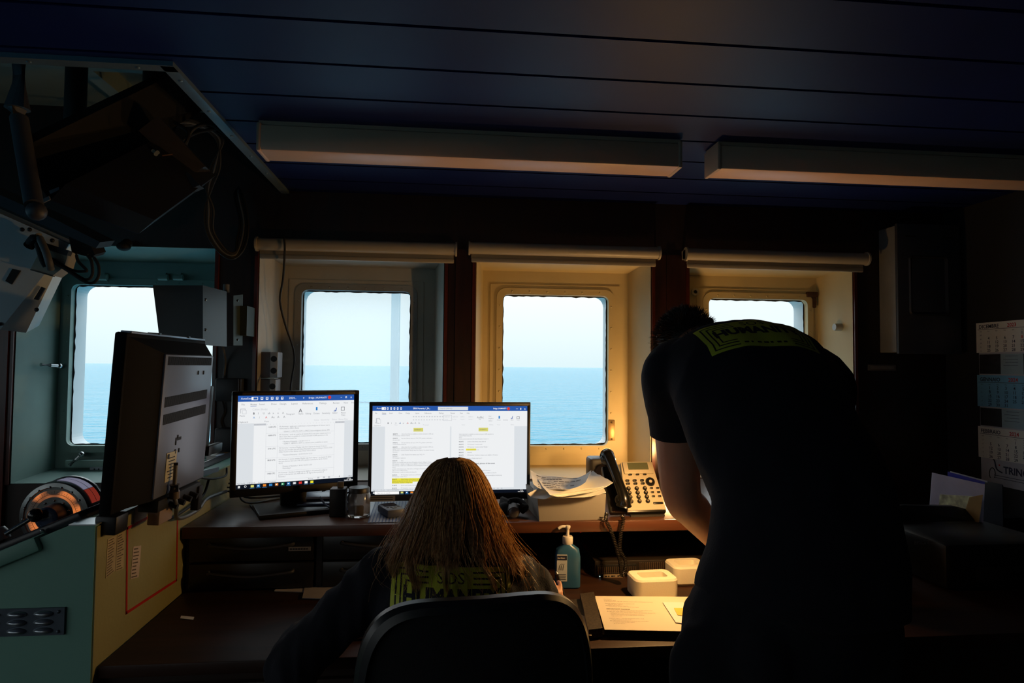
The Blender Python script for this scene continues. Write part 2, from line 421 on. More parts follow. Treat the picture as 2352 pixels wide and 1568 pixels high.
# ------------------------------------------------------------------ outside
m = MB(); yo0, yo1 = DB + .121, DB + .13
gx = [XL - .1] + [v for g in GL for v in (g[0] - .02, g[1] + .02)] + [XR + 3]
for i in range(0, len(gx), 2): m.b2((gx[i], yo0, -6), (gx[i + 1], yo1, ZC + .6))
for g in GL: m.b2((g[0] - .02, yo0, g[3] + .02), (g[1] + .02, yo1, ZC + .6)); m.b2((g[0] - .02, yo0, -6), (g[1] + .02, yo1, g[2] - .02))
struct('wall_outer_hull', m, HULL)
sea = MB(); n = 40
rad = [2, 5, 9, 14, 20, 30, 45, 70, 110, 180, 300, 600, 1500, 5000, 20000, 50000]
vv = []; ff = []
for r_ in rad:
    for i in range(n): a = 2 * PI * i / n; vv.append(V((r_ * math.cos(a), r_ * math.sin(a) + DB, -9)))
for k in range(len(rad) - 1):
    for i in range(n): j = (i + 1) % n; ff.append((k * n + i, k * n + j, (k + 1) * n + j, (k + 1) * n + i))
sea.add(vv, ff)
sm = bpy.data.materials.new('sea_water'); sm.use_nodes = True; nt = sm.node_tree; N = nt.nodes; L = nt.links; b = N['Principled BSDF']
b.inputs["Base Color"].default_value = (.034, .235, .33, 1); b.inputs['Roughness'].default_value = .18; b.inputs['IOR'].default_value = 1.33
tc = N.new('ShaderNodeTexCoord'); mp = N.new('ShaderNodeMapping'); mp.inputs['Scale'].default_value = (.45, 1, 1); L.new(tc.outputs['Object'], mp.inputs[0])
hs = None
for sc_, wt in ((.10, 1.3), (.4, .8), (1.5, .30)):
    nz = N.new('ShaderNodeTexNoise'); nz.inputs['Scale'].default_value = sc_; nz.inputs['Detail'].default_value = 4; L.new(mp.outputs[0], nz.inputs['Vector'])
    mu = N.new('ShaderNodeMath'); mu.operation = 'MULTIPLY'; mu.inputs[1].default_value = wt; L.new(nz.outputs['Fac'], mu.inputs[0])
    if hs is None: hs = mu.outputs[0]
    else:
        ad = N.new('ShaderNodeMath'); ad.operation = 'ADD'; L.new(hs, ad.inputs[0]); L.new(mu.outputs[0], ad.inputs[1]); hs = ad.outputs[0]
bp = N.new('ShaderNodeBump'); bp.inputs['Strength'].default_value = 1.0; bp.inputs['Distance'].default_value = 3.2; L.new(hs, bp.inputs['Height']); L.new(bp.outputs[0], b.inputs['Normal'])
struct('sea', sea, sm)
m = MB()      # white stanchions on the outer deck
p = at_y(906, 840, 4.2); m.b2((p.x - .025, 4.18, -1), (p.x + .025, 4.24, 2.9), 0, .004); 
m.b2((p.x + .025, 4.20, -1), (p.x + .031, 4.22, 2.9))
o = m.build('deck_stanchion', HULL); props(o, 'white steel post standing outside the second window', 'post')
W = bpy.data.worlds.new('overcast_sky'); SC.world = W; W.use_nodes = True; nt = W.node_tree; N = nt.nodes; L = nt.links
bg = N['Background']; tc = N.new('ShaderNodeTexCoord'); sp = N.new('ShaderNodeSeparateXYZ'); L.new(tc.outputs['Generated'], sp.inputs[0])
r = N.new('ShaderNodeValToRGB'); L.new(sp.outputs['Z'], r.inputs[0])
r.color_ramp.elements[0].position = 0; r.color_ramp.elements[0].color = (.80, .96, 1.0, 1)
r.color_ramp.elements[1].position = .13; r.color_ramp.elements[1].color = (1.08, 1.14, 1.14, 1)
e3 = r.color_ramp.elements.new(.9); e3.color = (3.1, 3.4, 3.7, 1)
L.new(r.outputs[0], bg.inputs[0]); bg.inputs[1].default_value = 1.0
# ------------------------------------------------------------------ desk: lower top, shelf, drawers
XD0, XD1 = -.785, 2.33
YF, ZD = 1.585, .73          # lower desk front edge and height
YS, ZS = 2.05, .93           # upper shelf
def tri_thing(name, label, cat, mb, mats): o = mb.build(name, mats); return props(o, label, cat)
m = MB(); m.b2((XD0 + .003, YF, ZD - .03), (XR - .002, D - .002, ZD), 0, .004)
root = thing('chart_desk', 'long dark wooden desk built along the window wall', 'desk', (.3, 2.1, 0))
DT_ = wood('desk_surface', (42, 25, 16), (58, 34, 22), 1.5, .5, (.12, 1, 1)); DT_.node_tree.nodes['Principled BSDF'].inputs['Specular IOR Level'].default_value = .25; m.build('desktop', DT_, root)
m = MB(); m.b2((XD0 + .003, YF + .03, .06), (-.02, YF + .05, ZD - .031)); m.b2((-.02, YF + .03, .06), (0, D - .02, ZD - .031)); m.b2((XD0 + .003, YF + .05, .0), (XD0 + .02, D - .02, ZD - .031))
m.b2((1.12, YF + .03, .0), (1.14, D - .02, ZD - .031)); m.b2((1.14, YF + .03, .06), (XR - .002, YF + .05, ZD - .031)); m.b2((0, D - .04, .0), (1.12, D - .02, ZD - .031))
m.build('carcass', DARKDESK, root)
for i in range(3):
    m = MB(); z = .12 + i * .19; m.b2((XD0 + .03, YF + .012, z), (-.03, YF + .03, z + .175), 0, .004); dr = m.build('drawer', DARKDESK, root)
    m = MB(); m.tube([(-.50, YF + .012, z + .09), (-.50, YF - .01, z + .09), (-.36, YF - .01, z + .09), (-.36, YF + .012, z + .09)], .005, 8, sub=1); m.build('handle', CHROME, dr)
m = MB(); m.b2((XD0 + .003, YS, ZS - .028), (1.5, D - .002, ZS), 0, .003)
root = thing('desk_shelf', 'raised wooden shelf above the desk carrying the monitors and telephone', 'shelf', (.3, 2.4, ZD))
m.build('shelf_board', DESKWOOD, root)
m = MB(); m.b2((XD0 + .003, YS - .012, ZS - .034), (1.5, YS, ZS + .001), 0, .003); m.build('front_edge', wood('shelf_edge', (58, 32, 20), (84, 48, 30), 1.5, .35, (.12, 1, 1)), root)
m = MB()
for xx in (XD0 + .003, -.395, .0, .98, 1.482): m.b2((xx, YS + .03, ZD), (xx + .018, D - .004, ZS - .0285))
m.b2((XD0 + .003, D - .03, ZD), (1.5, D - .004, ZS - .0285)); m.build('divider_boards', DARKDESK, root)
# drawers between desk and shelf on the left
for i, (x0, x1) in enumerate(((-.768, -.400), (-.373, -.002))):
    for j in range(2):
        z0 = ZD + .006 + j * .083
        u = MB(); u.b2((x0, YS + .012, z0), (x1, YS + .03, z0 + .078), 0, .004)
        dr = u.build('drawer_front', mat('black_lacquer', (20, 18, 18), .35, var=.1), root)
        u = MB(); xa, xb = x0 + .06, x1 - .06; zz = z0 + .055
        u.tube([(xa, YS + .012, zz), (xa + .01, YS - .006, zz - .002), ((xa + xb) / 2, YS - .012, zz - .012), (xb - .01, YS - .006, zz - .002), (xb, YS + .012, zz)], .005, 8)
        u.build('handle', mat('dull_grey_metal', (70, 72, 78), .4, .6), dr)
        u = MB(); u.b2((x1 - .075, YS + .0105, z0 + .03), (x1 - .008, YS + .0122, z0 + .042))
        if j == 1: 
            u.V = [v for v in u.V]; 
            u = MB(); u.b2((x1 - .075, YS + .0105, z0 + .03), (x1 - .008, YS + .0122, z0 + .042)); 
            for q in range(7): u.b2((x1 - .070 + q * .008, YS + .0098, z0 + .034), (x1 - .0645 + q * .008, YS + .0104, z0 + .038), 1)
            u.build('name_strip', [mat('grey_label', (120, 120, 124), .6), INK], dr)
# ------------------------------------------------------------------ ceiling lamps
LAMPC = mat('yellowed_lamp_cover', (228, 184, 152), .42, var=.06, vs_=5)
LAMPB = mat('grey_lamp_base', (206, 172, 146), .5, var=.05)
yl0, yl1, zl = 1.99, 2.10, 2.068
for px0, px1, lab in ((588, 1568, 'long ceiling light directly above the monitors, left of the gap between lamps'), (1648, 2650, 'long ceiling light running out of the picture above the grey wall cabinet')):
    x0, x1 = at_y(px0, 320, yl0).x, at_y(px1, 380, yl0).x
    root = thing('ceiling_light', lab, 'ceiling light', ((x0 + x1) / 2, (yl0 + yl1) / 2, ZC), group='switched off tube lights on the navy ceiling')
    if x1 > XR: x1 = XR - .02
    m = MB(); m.box(((x0 + x1) / 2, (yl0 + yl1) / 2, ZC - .006), (x1 - x0 - .01, yl1 - yl0 - .01, .012)); m.build('base_plate', LAMPB, root)
    m = MB(); m.box(((x0 + x1) / 2, (yl0 + yl1) / 2, (ZC - .012 + zl) / 2), (x1 - x0 - .012, yl1 - yl0, ZC - .012 - zl), 0, .008); m.build('diffuser_cover', LAMPC, root)
    for xx in (x0, x1 - .014):
        m = MB(); m.box((xx + .007, (yl0 + yl1) / 2, (ZC - .008 + zl) / 2), (.014, yl1 - yl0 + .004, ZC - .008 - zl + .004), 0, .005); m.build('end_cap', LAMPB, root)
# ------------------------------------------------------------------ roller blinds
BL = mat('ivory_blind_tube', (170, 160, 140), .4, var=.05)
BLF = mat('grey_blind_cloth', (140, 132, 116), .8, var=.05)
for k, (pa, pb, py, lab) in enumerate(((588, 1050, 566, 'rolled up ivory roller blind above the window with the hanging black cable'), (1076, 1515, 575, 'rolled up ivory roller blind above the brightest window in the middle'),
                                  (1574, 1992, 589, 'rolled up ivory roller blind above the window behind the standing person'))):
    yb = 2.752; x0, x1 = at_y(pa, 570, yb).x, at_y(pb, 570, yb).x; z = at_y((pa + pb) / 2, py, yb).z
    root = thing('roller_blind', lab, 'blind', ((x0 + x1) / 2, D, z), group='rolled up blinds over the windows')
    m = MB(); m.cyl((x0 + .008, yb, z), (x1 - .008, yb, z), .026, seg=28); m.build('tube', BL, root)
    for a, b in ((x0, x0 + .008), (x1 - .008, x1)):
        m = MB(); m.cyl((a, yb, z), (b, yb, z), .031, seg=24); m.b2((a, yb, z - .02), (b, D - .001, z + .02)); m.build('bracket', BL, root)
    m = MB(); m.b2((x0 + .012, yb + .012, z - .043), (x1 - .014, yb + .016, z - .01)); m.build('cloth', BLF, root)
    m = MB(); m.box(((x0 + x1) / 2, yb + .014, z - .05), (x1 - x0 - .026, .012, .018), 0, .004); m.build('hem_bar', BL, root)
    m = MB(); cx = at_y({0: 975, 1: 1327, 2: 1787}[k], 610, 2.86).x; zz = ZT - .0115
    for a, b in (((-.03, 2.84), (.03, 2.84)), ((.03, 2.84), (.024, 2.885)), ((.024, 2.885), (-.024, 2.885)), ((-.024, 2.885), (-.03, 2.84))):
        m.cyl((cx + a[0], a[1], zz), (cx + b[0], b[1], zz - (b[1] - a[1]) * 0 ), .0012, seg=6)
    o = m.build('wire_clip', CHROME); props(o, ['thin wire clip under the top of the window with the hanging cable', 'thin wire clip under the top of the middle window recess', 'thin wire clip under the top of the window behind the standing person'][k], 'clip', 'wire clips in the window recesses')
# ------------------------------------------------------------------ console with telegraph
root = thing('helm_console', 'pale green steel helm console with sloping top at the left', 'console', (-1.2, 2.1, 0))
SL = math.tan(R(23)); ZK = 1.052; XC = -1.95; YC0, YC1 = 1.57, 2.78
def zt(x): return ZK if x > -.845 else ZK - (-.845 - x) * SL
CONS = mat('sea_green_enamel', (126, 178, 162), .5, var=.07, vs_=3, bump=.3, bs=90)
YEL = mat('yellowed_cream_enamel', (146, 142, 96), .5, var=.12, vs_=2.5, bump=.3, bs=90)
m = MB(); prof = [(-.79, 0), (-.79, ZK), (-.845, ZK), (XC, zt(XC)), (XC, 0)]
m.prism([(x, YC0, z) for x, z in prof], (0, YC1 - YC0, 0)); m.build('body', CONS, root)
m = MB(); pts = [(YC0 + .002, .05), (YC1 - .02, .05), (YC1 - .02, ZK - .004), (YC0 + .002, ZK - .004)]
m.prism([(-.7895, y, z) for y, z in pts], (.003, 0, 0)); m.build('end_panel', YEL, root)
SX = V((math.cos(R(23)), 0, math.sin(R(23)))); SN = V((-math.sin(R(23)), 0, math.cos(R(23)))); SY = V((0, 1, 0))
TS = basis(SX, SY, SN, (-.845, YC0, ZK))      # slope frame, x downhill is negative
m = MB(TS); m.box((-.52, .012, -.010), (.90, .052, .034), 0, .006); m.build('raised_lip', CONS, root)
m = MB(TS); m.b2((-1.15, .05, 0), (-.0, 1.18, .022), 0, .004); m.build('instrument_panel', mat('blue_black_panel', (24, 28, 40), .3, var=.1), root)
m = MB(TS)
for i in range(8): m.ball((-.08 - i * .13, .036, .012), .005, 0, 8)
split_build(m, 'screw', CHROME, root)
m = MB(); m.box((-.815, YC0 + .03, ZK + .0015), (.06, .07, .003)); m.build('top_plate', mat('brushed_aluminium', (190, 198, 202), .3, .8), root)
# ventilation plate with louvres on the near side
a = at_y(-30, 1398, YC0); b = at_y(150, 1455, YC0)
m = MB(); m.b2((a.x - .1, YC0 - .006, b.z), (b.x, YC0, a.z)); 
for xx in (b.x - .012, b.x - .16): 
    for z_ in (b.z + .008, a.z - .008): m.ball((xx, YC0 - .007, z_), .004, 0, 8)
gr = m.build('vent_plate', mat('dull_zinc', (96, 108, 120), .4, .7, var=.15), root)
ph = (a.z - b.z)
for i in range(5):
    for j in range(3):
        cx = at_y(104 - i * 61, 1420, YC0).x; cz = b.z + ph * (.18 + .31 * j)
        m = MB(); m.ball((cx, YC0 - .006, cz), 1, 0, 14, (.0215, .011, .0075)); m.build('louvre', mat('polished_zinc', (150, 160, 168), .3, .8), gr)
# red tape outline and paper stickers on the end panel
RED = mat('red_tape', (176, 34, 24), .5)
XE = -.7863
def xe(px, py): p = at_x(px, py, XE); return p.y, p.z
c4 = [xe(292, 1213), xe(408, 1152), xe(405, 1332), xe(290, 1407)]
m = MB()
for i in range(4):
    (y0, z0), (y1, z1) = c4[i], c4[(i + 1) % 4]; d = V((0, y1 - y0, z1 - z0)).normalized(); n_ = V((0, -d.z, d.y)) * .0035
    m.prism([V((XE - .0005, y0, z0)) - n_ - d * .003, V((XE - .0005, y1, z1)) - n_ + d * .003, V((XE - .0005, y1, z1)) + n_ + d * .003, V((XE - .0005, y0, z0)) + n_ - d * .003], (.0016, 0, 0))
m.build('red_tape_outline', RED, root)
def sticker(pc, name, lab, lines, col=(178, 162, 124)):
    q = [xe(*p) for p in pc]; m = MB(); m.prism([V((XE - .0005, y, z)) for y, z in q], (.0012, 0, 0))
    A, B_, C, D_ = [V((XE + .0009, y, z)) for y, z in q]
    for i in range(lines):
        t = (i + .6) / (lines + .3); p = A.lerp(D_, t); w_ = B_.lerp(C, t) - p; t2 = (i + .95) / (lines + .3); p2 = A.lerp(D_, t2); w2 = B_.lerp(C, t2) - p2
        e_ = random.uniform(.55, .9)
        m.quad(p + w_ * .08, p + w_ * e_, p2 + w2 * e_, p2 + w2 * .08, 1)
    o = m.build(name, [mat('old_sticker_%d' % col[0], col, .7), mat('brown_ink', (84, 70, 50), .8, var=0)], root); o['label'] = lab; return o
sticker([(247, 1238), (268, 1228), (264, 1310), (242, 1328)], 'sticker', 'narrow typed sheet nearest the console corner', 14)
sticker([(269, 1228), (287, 1218), (283, 1305), (265, 1312)], 'sticker', 'narrow typed sheet beside the red outline', 14)
sticker([(306, 1255), (324, 1252), (318, 1325), (299, 1330)], 'sticker', 'pale slip inside the red outline', 9, (190, 170, 150))
sticker([(310, 1165), (340, 1145), (337, 1188), (307, 1205)], 'sticker', 'pale paper tab hanging below the monitor', 0, (200, 180, 160))
# telegraph
ce = at_y(127, 1184, 1.74); ce = V((ce.x, 1.74, zt(ce.x) + .040))
root = thing('engine_telegraph', 'round chrome engine telegraph with orange lit dial on the console top', 'telegraph', ce)
def dialmat():
    m = bpy.data.materials.new('lit_dial'); m.use_nodes = True; nt = m.node_tree; N = nt.nodes; L = nt.links; b = N['Principled BSDF']
    tc = N.new('ShaderNodeTexCoord'); nz = N.new('ShaderNodeTexNoise'); nz.inputs['Scale'].default_value = 22; nz.inputs['Detail'].default_value = 1
    L.new(tc.outputs['Object'], nz.inputs[0]); r = N.new('ShaderNodeValToRGB'); L.new(nz.outputs['Fac'], r.inputs[0])
    r.color_ramp.elements[0].position = .42; r.color_ramp.elements[0].color = (.012, .006, .003, 1); r.color_ramp.elements[1].position = .60; r.color_ramp.elements[1].color = (1, .27, .06, 1)
    L.new(r.outputs[0], b.inputs['Emission Color']); b.inputs['Emission Strength'].default_value = .6; b.inputs['Base Color'].default_value = (.35, .3, .26, 1); b.inputs['Roughness'].default_value = .4; return m
DIAL = dialmat(); AX = V((0, -1, 0)); RD = .083
m = MB(); m.lathe([(RD, -.075), (RD + .004, -.07), (RD + .004, -.062), (RD, -.06), (RD, 0), (RD - .002, .006), (RD - .012, .008), (RD - .014, .005), (.03, .005)], ce, AX, 48); m.lathe([(.0, -.075), (RD, -.075)], ce, AX, 48)
m.build('casing', mat('worn_chrome', (128, 132, 132), .28, .9, var=.2, vs_=30), root)
m = MB(); m.lathe([(.046, .0062), (.064, .0062)], ce, AX, 60); m.lathe([(.0525, .0068), (.0535, .0068)], ce, AX, 60, 1)
for i in range(60):
    t = 2 * PI * i / 60; u = V((math.cos(t), 0, math.sin(t))); w_ = V((-math.sin(t), 0, math.cos(t))) * .0003
    p0, p1 = ce + AX * .0069 + u * .0545, ce + AX * .0069 + u * (.0585 if i % 5 else .062); m.quad(p0 - w_, p0 + w_, p1 + w_, p1 - w_, 1)
m.build('lit_dial', [DIAL, INK], root)
m = MB(); m.lathe([(RD + .0006, -.058), (RD + .0006, -.01)], ce, AX, 30, 0, a0=0, a1=PI * .6); 
u0 = frame_from(AX)
m = MB()
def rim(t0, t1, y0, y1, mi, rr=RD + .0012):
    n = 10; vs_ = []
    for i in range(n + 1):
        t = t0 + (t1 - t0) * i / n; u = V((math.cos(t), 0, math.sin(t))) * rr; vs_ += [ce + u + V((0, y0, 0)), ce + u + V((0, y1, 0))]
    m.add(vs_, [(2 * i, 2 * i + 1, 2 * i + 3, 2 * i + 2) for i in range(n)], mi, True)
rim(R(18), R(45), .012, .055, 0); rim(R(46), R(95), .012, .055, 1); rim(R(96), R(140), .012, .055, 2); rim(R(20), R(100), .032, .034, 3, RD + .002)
m.build('rim_scale', [emit('lit_red_scale', (150, 52, 40), .55), emit('glowing_pale_scale', (150, 150, 176), .5), mat('dark_scale', (40, 44, 58), .3), INK], root)  # pale arc's weak glow stands in for a window reflection
m = MB()
for i in range(9):
    t = R(10 + i * 22); m.ball(ce + AX * .008 + V((math.cos(t), 0, math.sin(t))) * .071, .003, 0, 8)
for i in range(5):
    t = R(20 + i * 35); m.ball(ce + AX * .007 + V((math.cos(t), 0, math.sin(t))) * .037, .0026, 0, 8)
split_build(m, 'screw', CHROME, root)
hc = ce + V((.004, -.012, .002))
m = MB(); m.lathe([(.0, .036), (.022, .036), (.027, .032), (.03, 0), (.0, 0)], hc, AX, 32); 
for i in range(24):
    t = 2 * PI * i / 24; u = V((math.cos(t), 0, math.sin(t))); m.ball(hc + AX * .0365 + u * .018, .0009, 1, 6)
m.add([hc + AX * .037 + V((-.012, 0, -.004)), hc + AX * .037 + V((.012, 0, .003)), hc + AX * .037 + V((.012, 0, .005)), hc + AX * .037 + V((-.012, 0, -.002))], [(0, 1, 2, 3)], 1)
m.build('compass_hub', [mat('blue_grey_hub', (44, 60, 88), .35), CHROME], root)
bl = at_y(82, 1184, 1.68); b0 = at_y(12, 1226, 1.66); b0.z = max(b0.z, zt(b0.x) + .03)
m = MB(); m.cyl(b0, bl, .0055, seg=12); m.cyl(bl, hc + V((-.03, .0, .0)), .007, .007, 12, 1); lv = m.build('lever', [CHROME, BLK], root)
m = MB(); m.ball(bl + V((.002, -.004, .002)), .0165, 0, 20); m.build('lever_knob', mat('black_bakelite', (10, 11, 14), .22), lv)
a_ = at_y(3, 1230, 1.72); m = MB(); m.lathe([(.03, 0), (.03, .02), (.026, .03), (0, .034)], V((a_.x - .01, a_.y, zt(a_.x) + .028)), SN, 24)
o = m.build('rotary_knob', mat('pale_knob', (120, 132, 142), .3)); props(o, 'pale rotary knob cut by the left edge of the picture', 'knob')
# ------------------------------------------------------------------ big monitor seen from behind, standing on the console
TM = Matrix.Translation((-.768, 1.89, ZK + .012)) @ Matrix.Rotation(R(3.2), 4, 'Y')
root = thing('marine_monitor', 'large black ship monitor seen from behind on the green console', 'monitor', M=TM)
CAS = mat('dark_casing', (7, 7, 9), .75, var=.1, spec=.15)
m = loc_mb(root); m.box((-.019, -.04, .215), (.030, .50, .43), 0, .006)
m.add([V((-.005, y, z)) for y, z in ((-.285, .008), (.205, .008), (.205, .42), (-.285, .42))] + [V((.045, y, z)) for y, z in ((-.20, .018), (.13, .018), (.13, .385), (-.20, .385))],
      [(0, 1, 5, 4), (1, 2, 6, 5), (2, 3, 7, 6), (3, 0, 4, 7), (4, 5, 6, 7)])
m.build('casing', CAS, root)
m = loc_mb(root); m.box((-.012, -.045, .431), (.026, .47, .006), 0, .002)
for y in (-.13, .06): m.box((-.012, y, .434), (.03, .012, .005), 1)
m.build('top_rail', [mat('steel_rail', (120, 132, 150), .35, .6), BLK], root)
m = loc_mb(root); m.box((.047, -.035, .2025), (.006, .33, .362), 0, .003)
bp_ = m.build('back_cover', mat('blue_grey_cover', (104, 110, 128), .4, .25, var=.05), root)
m = loc_mb(root)
for i in range(52): m.box((.0505, -.184 + i * .0058, .367), (.0012, .0034, .022))
bpv = m.build('vent_slots', BLKMATTE, bp_)
for zz in (.262, .218):
    m = loc_mb(root)
    for i in range(49): m.box((.0505, -.182 + i * .0058, zz + i * .0002), (.0012, .004, .026))
    m.build('vent_slots', BLKMATTE, bp_)
m = loc_mb(root)
for y, z in ((.02, .335), (.06, .335), (-.095, .15), (-.085, .165), (-.07, .128), (-.095, .128)): m.box((.0508, y, z), (.0014, .005, .011))
m.box((.0505, -.08, .16), (.001, .035, .008)); split_build(m, 'mounting_hole', BLKMATTE, bp_)
m = loc_mb(root); m.box((.0508, -.115, .092), (.0012, .062, .075))
for i in range(7): m.box((.0516, -.115 + random.uniform(-.006, .003), .064 + i * .0085), (.0006, random.uniform(.02, .045), .0024), 1)
m.box((.0516, -.137, .121), (.0006, .012, .010), 1)
m.build('type_label', [mat('beige_label', (196, 186, 140), .6), INK], bp_)
m = loc_mb(root); m.box((.03, -.04, .0), (.05, .28, .03), 0, .004); m.box((.035, -.115, -.03), (.03, .08, .045), 1, .003)
for i in range(4): m.cyl((.05, -.11 + i * .045, -.005), (.075, -.11 + i * .045, -.012), .008, seg=12, mi=0)
m.box((.05, .09, -.03), (.022, .03, .07), 0, .003)
m.build('connector_row', [BLKMATTE, mat('pinkish_tab', (150, 130, 118), .6)], root)
m = loc_mb(root); m.box((-.01, -.27, -.02), (.05, .06, .045), 0, .006); m.box((-.01, .17, .0), (.05, .04, .02), 0, .004); split_build(m, 'foot', BLK, root)
m = loc_mb(root); m.box((.02, .20, .19), (.02, .03, .20), 0, .004); m.box((.03, .25, .09), (.02, .12, .03), 0, .004); m.build('side_bracket', BLK, root)
# grey flat bar and cables below
m = MB(); pA, pB = at_x(343, 1156, -.77), at_x(400, 1132, -.77); m.prism([pA, pB, pB + V((0, 0, .02)), pA + V((0, 0, .016))], (.004, 0, 0)); pA, pB = at_x(425, 1105, -.775), at_x(500, 1082, -.775)
m.prism([pA, pB, pB + V((0, 0, .014)), pA + V((0, 0, .022))], (.004, 0, 0)); o = m.build('flat_bar', mat('galvanised_bar', (130, 145, 160), .35, .6), bpy.data.objects['helm_console'])
def cable(name, pts, r, matl, lab, cat='cable', group=None, seg=8):
    m = MB(); m.tube(pts, r, seg); o = m.build(name, matl); return props(o, lab, cat, group)
GREYC = mat('grey_cable', (92, 92, 92), .5)
P = at_x
root = thing('monitor_cable', 'grey cable with thick ferrite sleeve hanging from the large monitor', 'cable', P(402, 1130, -.700))
m = MB(); m.tube([P(404, 1062, -.700), P(402, 1100, -.700), P(400, 1135, -.700), P(405, 1160, -.700), P(406, 1188, -.755), P(425, 1187, -.765), P(455, 1170, -.765), P(470, 1150, -.77), P(485, 1140, -.775), P(520, 1128, -.77)], .0055, 10); m.build('lead', GREYC, root)
m = MB(); m.tube([P(401, 1112, -.700), P(401, 1144, -.700)], .0125, 16, sub=2); m.build('ferrite_sleeve', mat('brown_grey_sleeve', (92, 78, 66), .5), root)
cable('console_cable', [P(345, 1140, -.775), P(349, 1170, -.775), P(370, 1192, -.775), P(400, 1186, -.775), P(440, 1160, -.775), P(468, 1135, -.775), P(480, 1100, -.775)], .004, RUBBER, 'thin black cable looping low across the yellowed console end')
cable('plug_cable', [P(448, 1068, -.75), P(452, 1085, -.745), P(462, 1096, -.745), P(490, 1099, -.76), P(518, 1092, -.77), P(521, 1075, -.78)], .0035, RUBBER, 'black flex curving below the white wall plug')
# bundle of cables beside the left desk monitor
for i in range(4):
    cable('shelf_cable', [P(520 + 3 * i, 1128 - 9 * i, -.772), at_z(545, 1130 - 9 * i, .97 + i * .012), at_z(575, 1155 - 12 * i, .935 + .011 * i), V((-.52 + i * .03, 2.52, .936 + .002 * i)), V((-.30, 2.58 + i * .02, .936))], .0035, RUBBER if i % 2 else GREYC,
          ['lowest of the cables running behind the left desk monitor', 'second lowest of the cables running behind the left desk monitor', 'second highest of the cables running behind the left desk monitor', 'highest of the cables running behind the left desk monitor'][i], group='cables trailing onto the shelf beside the console')
# ------------------------------------------------------------------ black radio box on a bracket near window one
root = thing('bracket_box', 'black metal equipment box on a side bracket in front of the leftmost window', 'equipment box', at_y(450, 730, 2.6))
ya, yb_ = 2.30, 2.62
A = [at_y(351, 655, ya), at_y(466, 655, ya), at_y(466, 792, ya), at_y(366, 776, ya)]
m = MB(); f0 = A; f1 = [p + V((.02, .18, 0)) for p in A]; m.prism(f0, (.02, .18, 0)); m.build('body', mat('satin_black_metal', (16, 16, 24), .4, var=.1), root)
B_ = [at_y(466, 655, ya), at_y(536, 679, yb_), at_y(536, 794, yb_), at_y(466, 792, ya)]
m = MB(); m.prism(B_, (-.012, .004, 0)); mm = B_[0].lerp(B_[1], .5); m2 = B_[3].lerp(B_[2], .5)
m.prism([mm + V((.001, -.002, 0)), mm + V((.006, .001, 0)), m2 + V((.006, .001, 0)), m2 + V((.001, -.002, 0))], (.002, -.004, 0)); m.build('side_plate', mat('dark_purple_grey', (15, 14, 19), .9, 0, spec=.05), root)
C = [at_y(534, 679, yb_), at_y(557, 676, 2.70), at_y(556, 793, 2.70), at_y(534, 793, yb_)]
m = MB(); m.prism(C, (.0, .006, 0)); cc = (C[0] + C[1] + C[2] + C[3]) / 4; m.b2((cc.x - .01, 2.68, cc.z - .06), (cc.x + .03, D - .001, cc.z + .06)); m.build('bracket', mat('grey_green_bracket', (58, 70, 68), .5, .3), root)
m = MB()
for px, py, y in ((472, 688, 2.29), (472, 757, 2.29), (546, 690, 2.62), (546, 780, 2.62), (515, 733, 2.50)): m.ball(at_y(px, py, y), .005, 0, 8)
split_build(m, 'screw', CHROME, root)
p = at_y(520, 660, 2.72); m = MB(); m.cyl(p - V((0, 0, .02)), p + V((0, 0, .012)), .012, seg=14); m.build('cable_gland', GREYC, root)
cable('bracket_cable', [at_y(512, 796, 2.70), at_y(517, 830, 2.78), at_y(513, 872, 2.785)], .005, GREYC, 'short grey cable between the bracket box and the upper junction box')
# junction boxes and socket on the post
for i, (a, b, lab) in enumerate((((495, 869), (552, 921), 'upper of two dark grey junction boxes on the post left of the desk monitor'), ((493, 984), (546, 1037), 'lower of two dark grey junction boxes on the post left of the desk monitor'))):
    p, q = at_y(*a, 2.74), at_y(*b, 2.74); w_ = q.x - p.x; cx = (p.x + q.x) / 2; cz = (p.z + q.z) / 2
    root = thing('junction_box', lab, 'junction box', (cx, 2.77, cz - w_ / 2), group='junction boxes on the wooden post')
    m = MB(); m.box((cx, 2.775, cz), (w_ - .006, .048, p.z - q.z), 0, .006); m.build('box', mat('grey_box', (58, 62, 66), .5), root)
    m = MB(); m.box((cx - .004, 2.745, cz), (w_ - .008, .016, p.z - q.z + .002), 0, .006); m.build('cover', mat('dark_cover', (34, 36, 40), .45), root)
cable('post_cable', [at_y(512, 922, 2.785), at_y(516, 945, 2.79), at_y(508, 965, 2.79), at_y(512, 985, 2.785)], .004, RUBBER, 'short black cable joining the two junction boxes')
root = thing('wall_socket', 'white industrial wall socket with a plug below the junction boxes', 'socket', at_y(498, 1066, 2.76))
p, q = at_y(477, 1043, 2.72), at_y(512, 1093, 2.72); m = MB(); m.b2((p.x, 2.70, q.z), (q.x, D - .001, p.z), 0, .006); m.build('box', WHT, root)
p, q = at_y(495, 1044, 2.66), at_y(522, 1078, 2.66); m = MB(); m.b2((p.x, 2.65, q.z), (q.x, 2.71, p.z), 0, .008); m.build('plug', mat('pale_blue_plug', (150, 165, 185), .4), root)
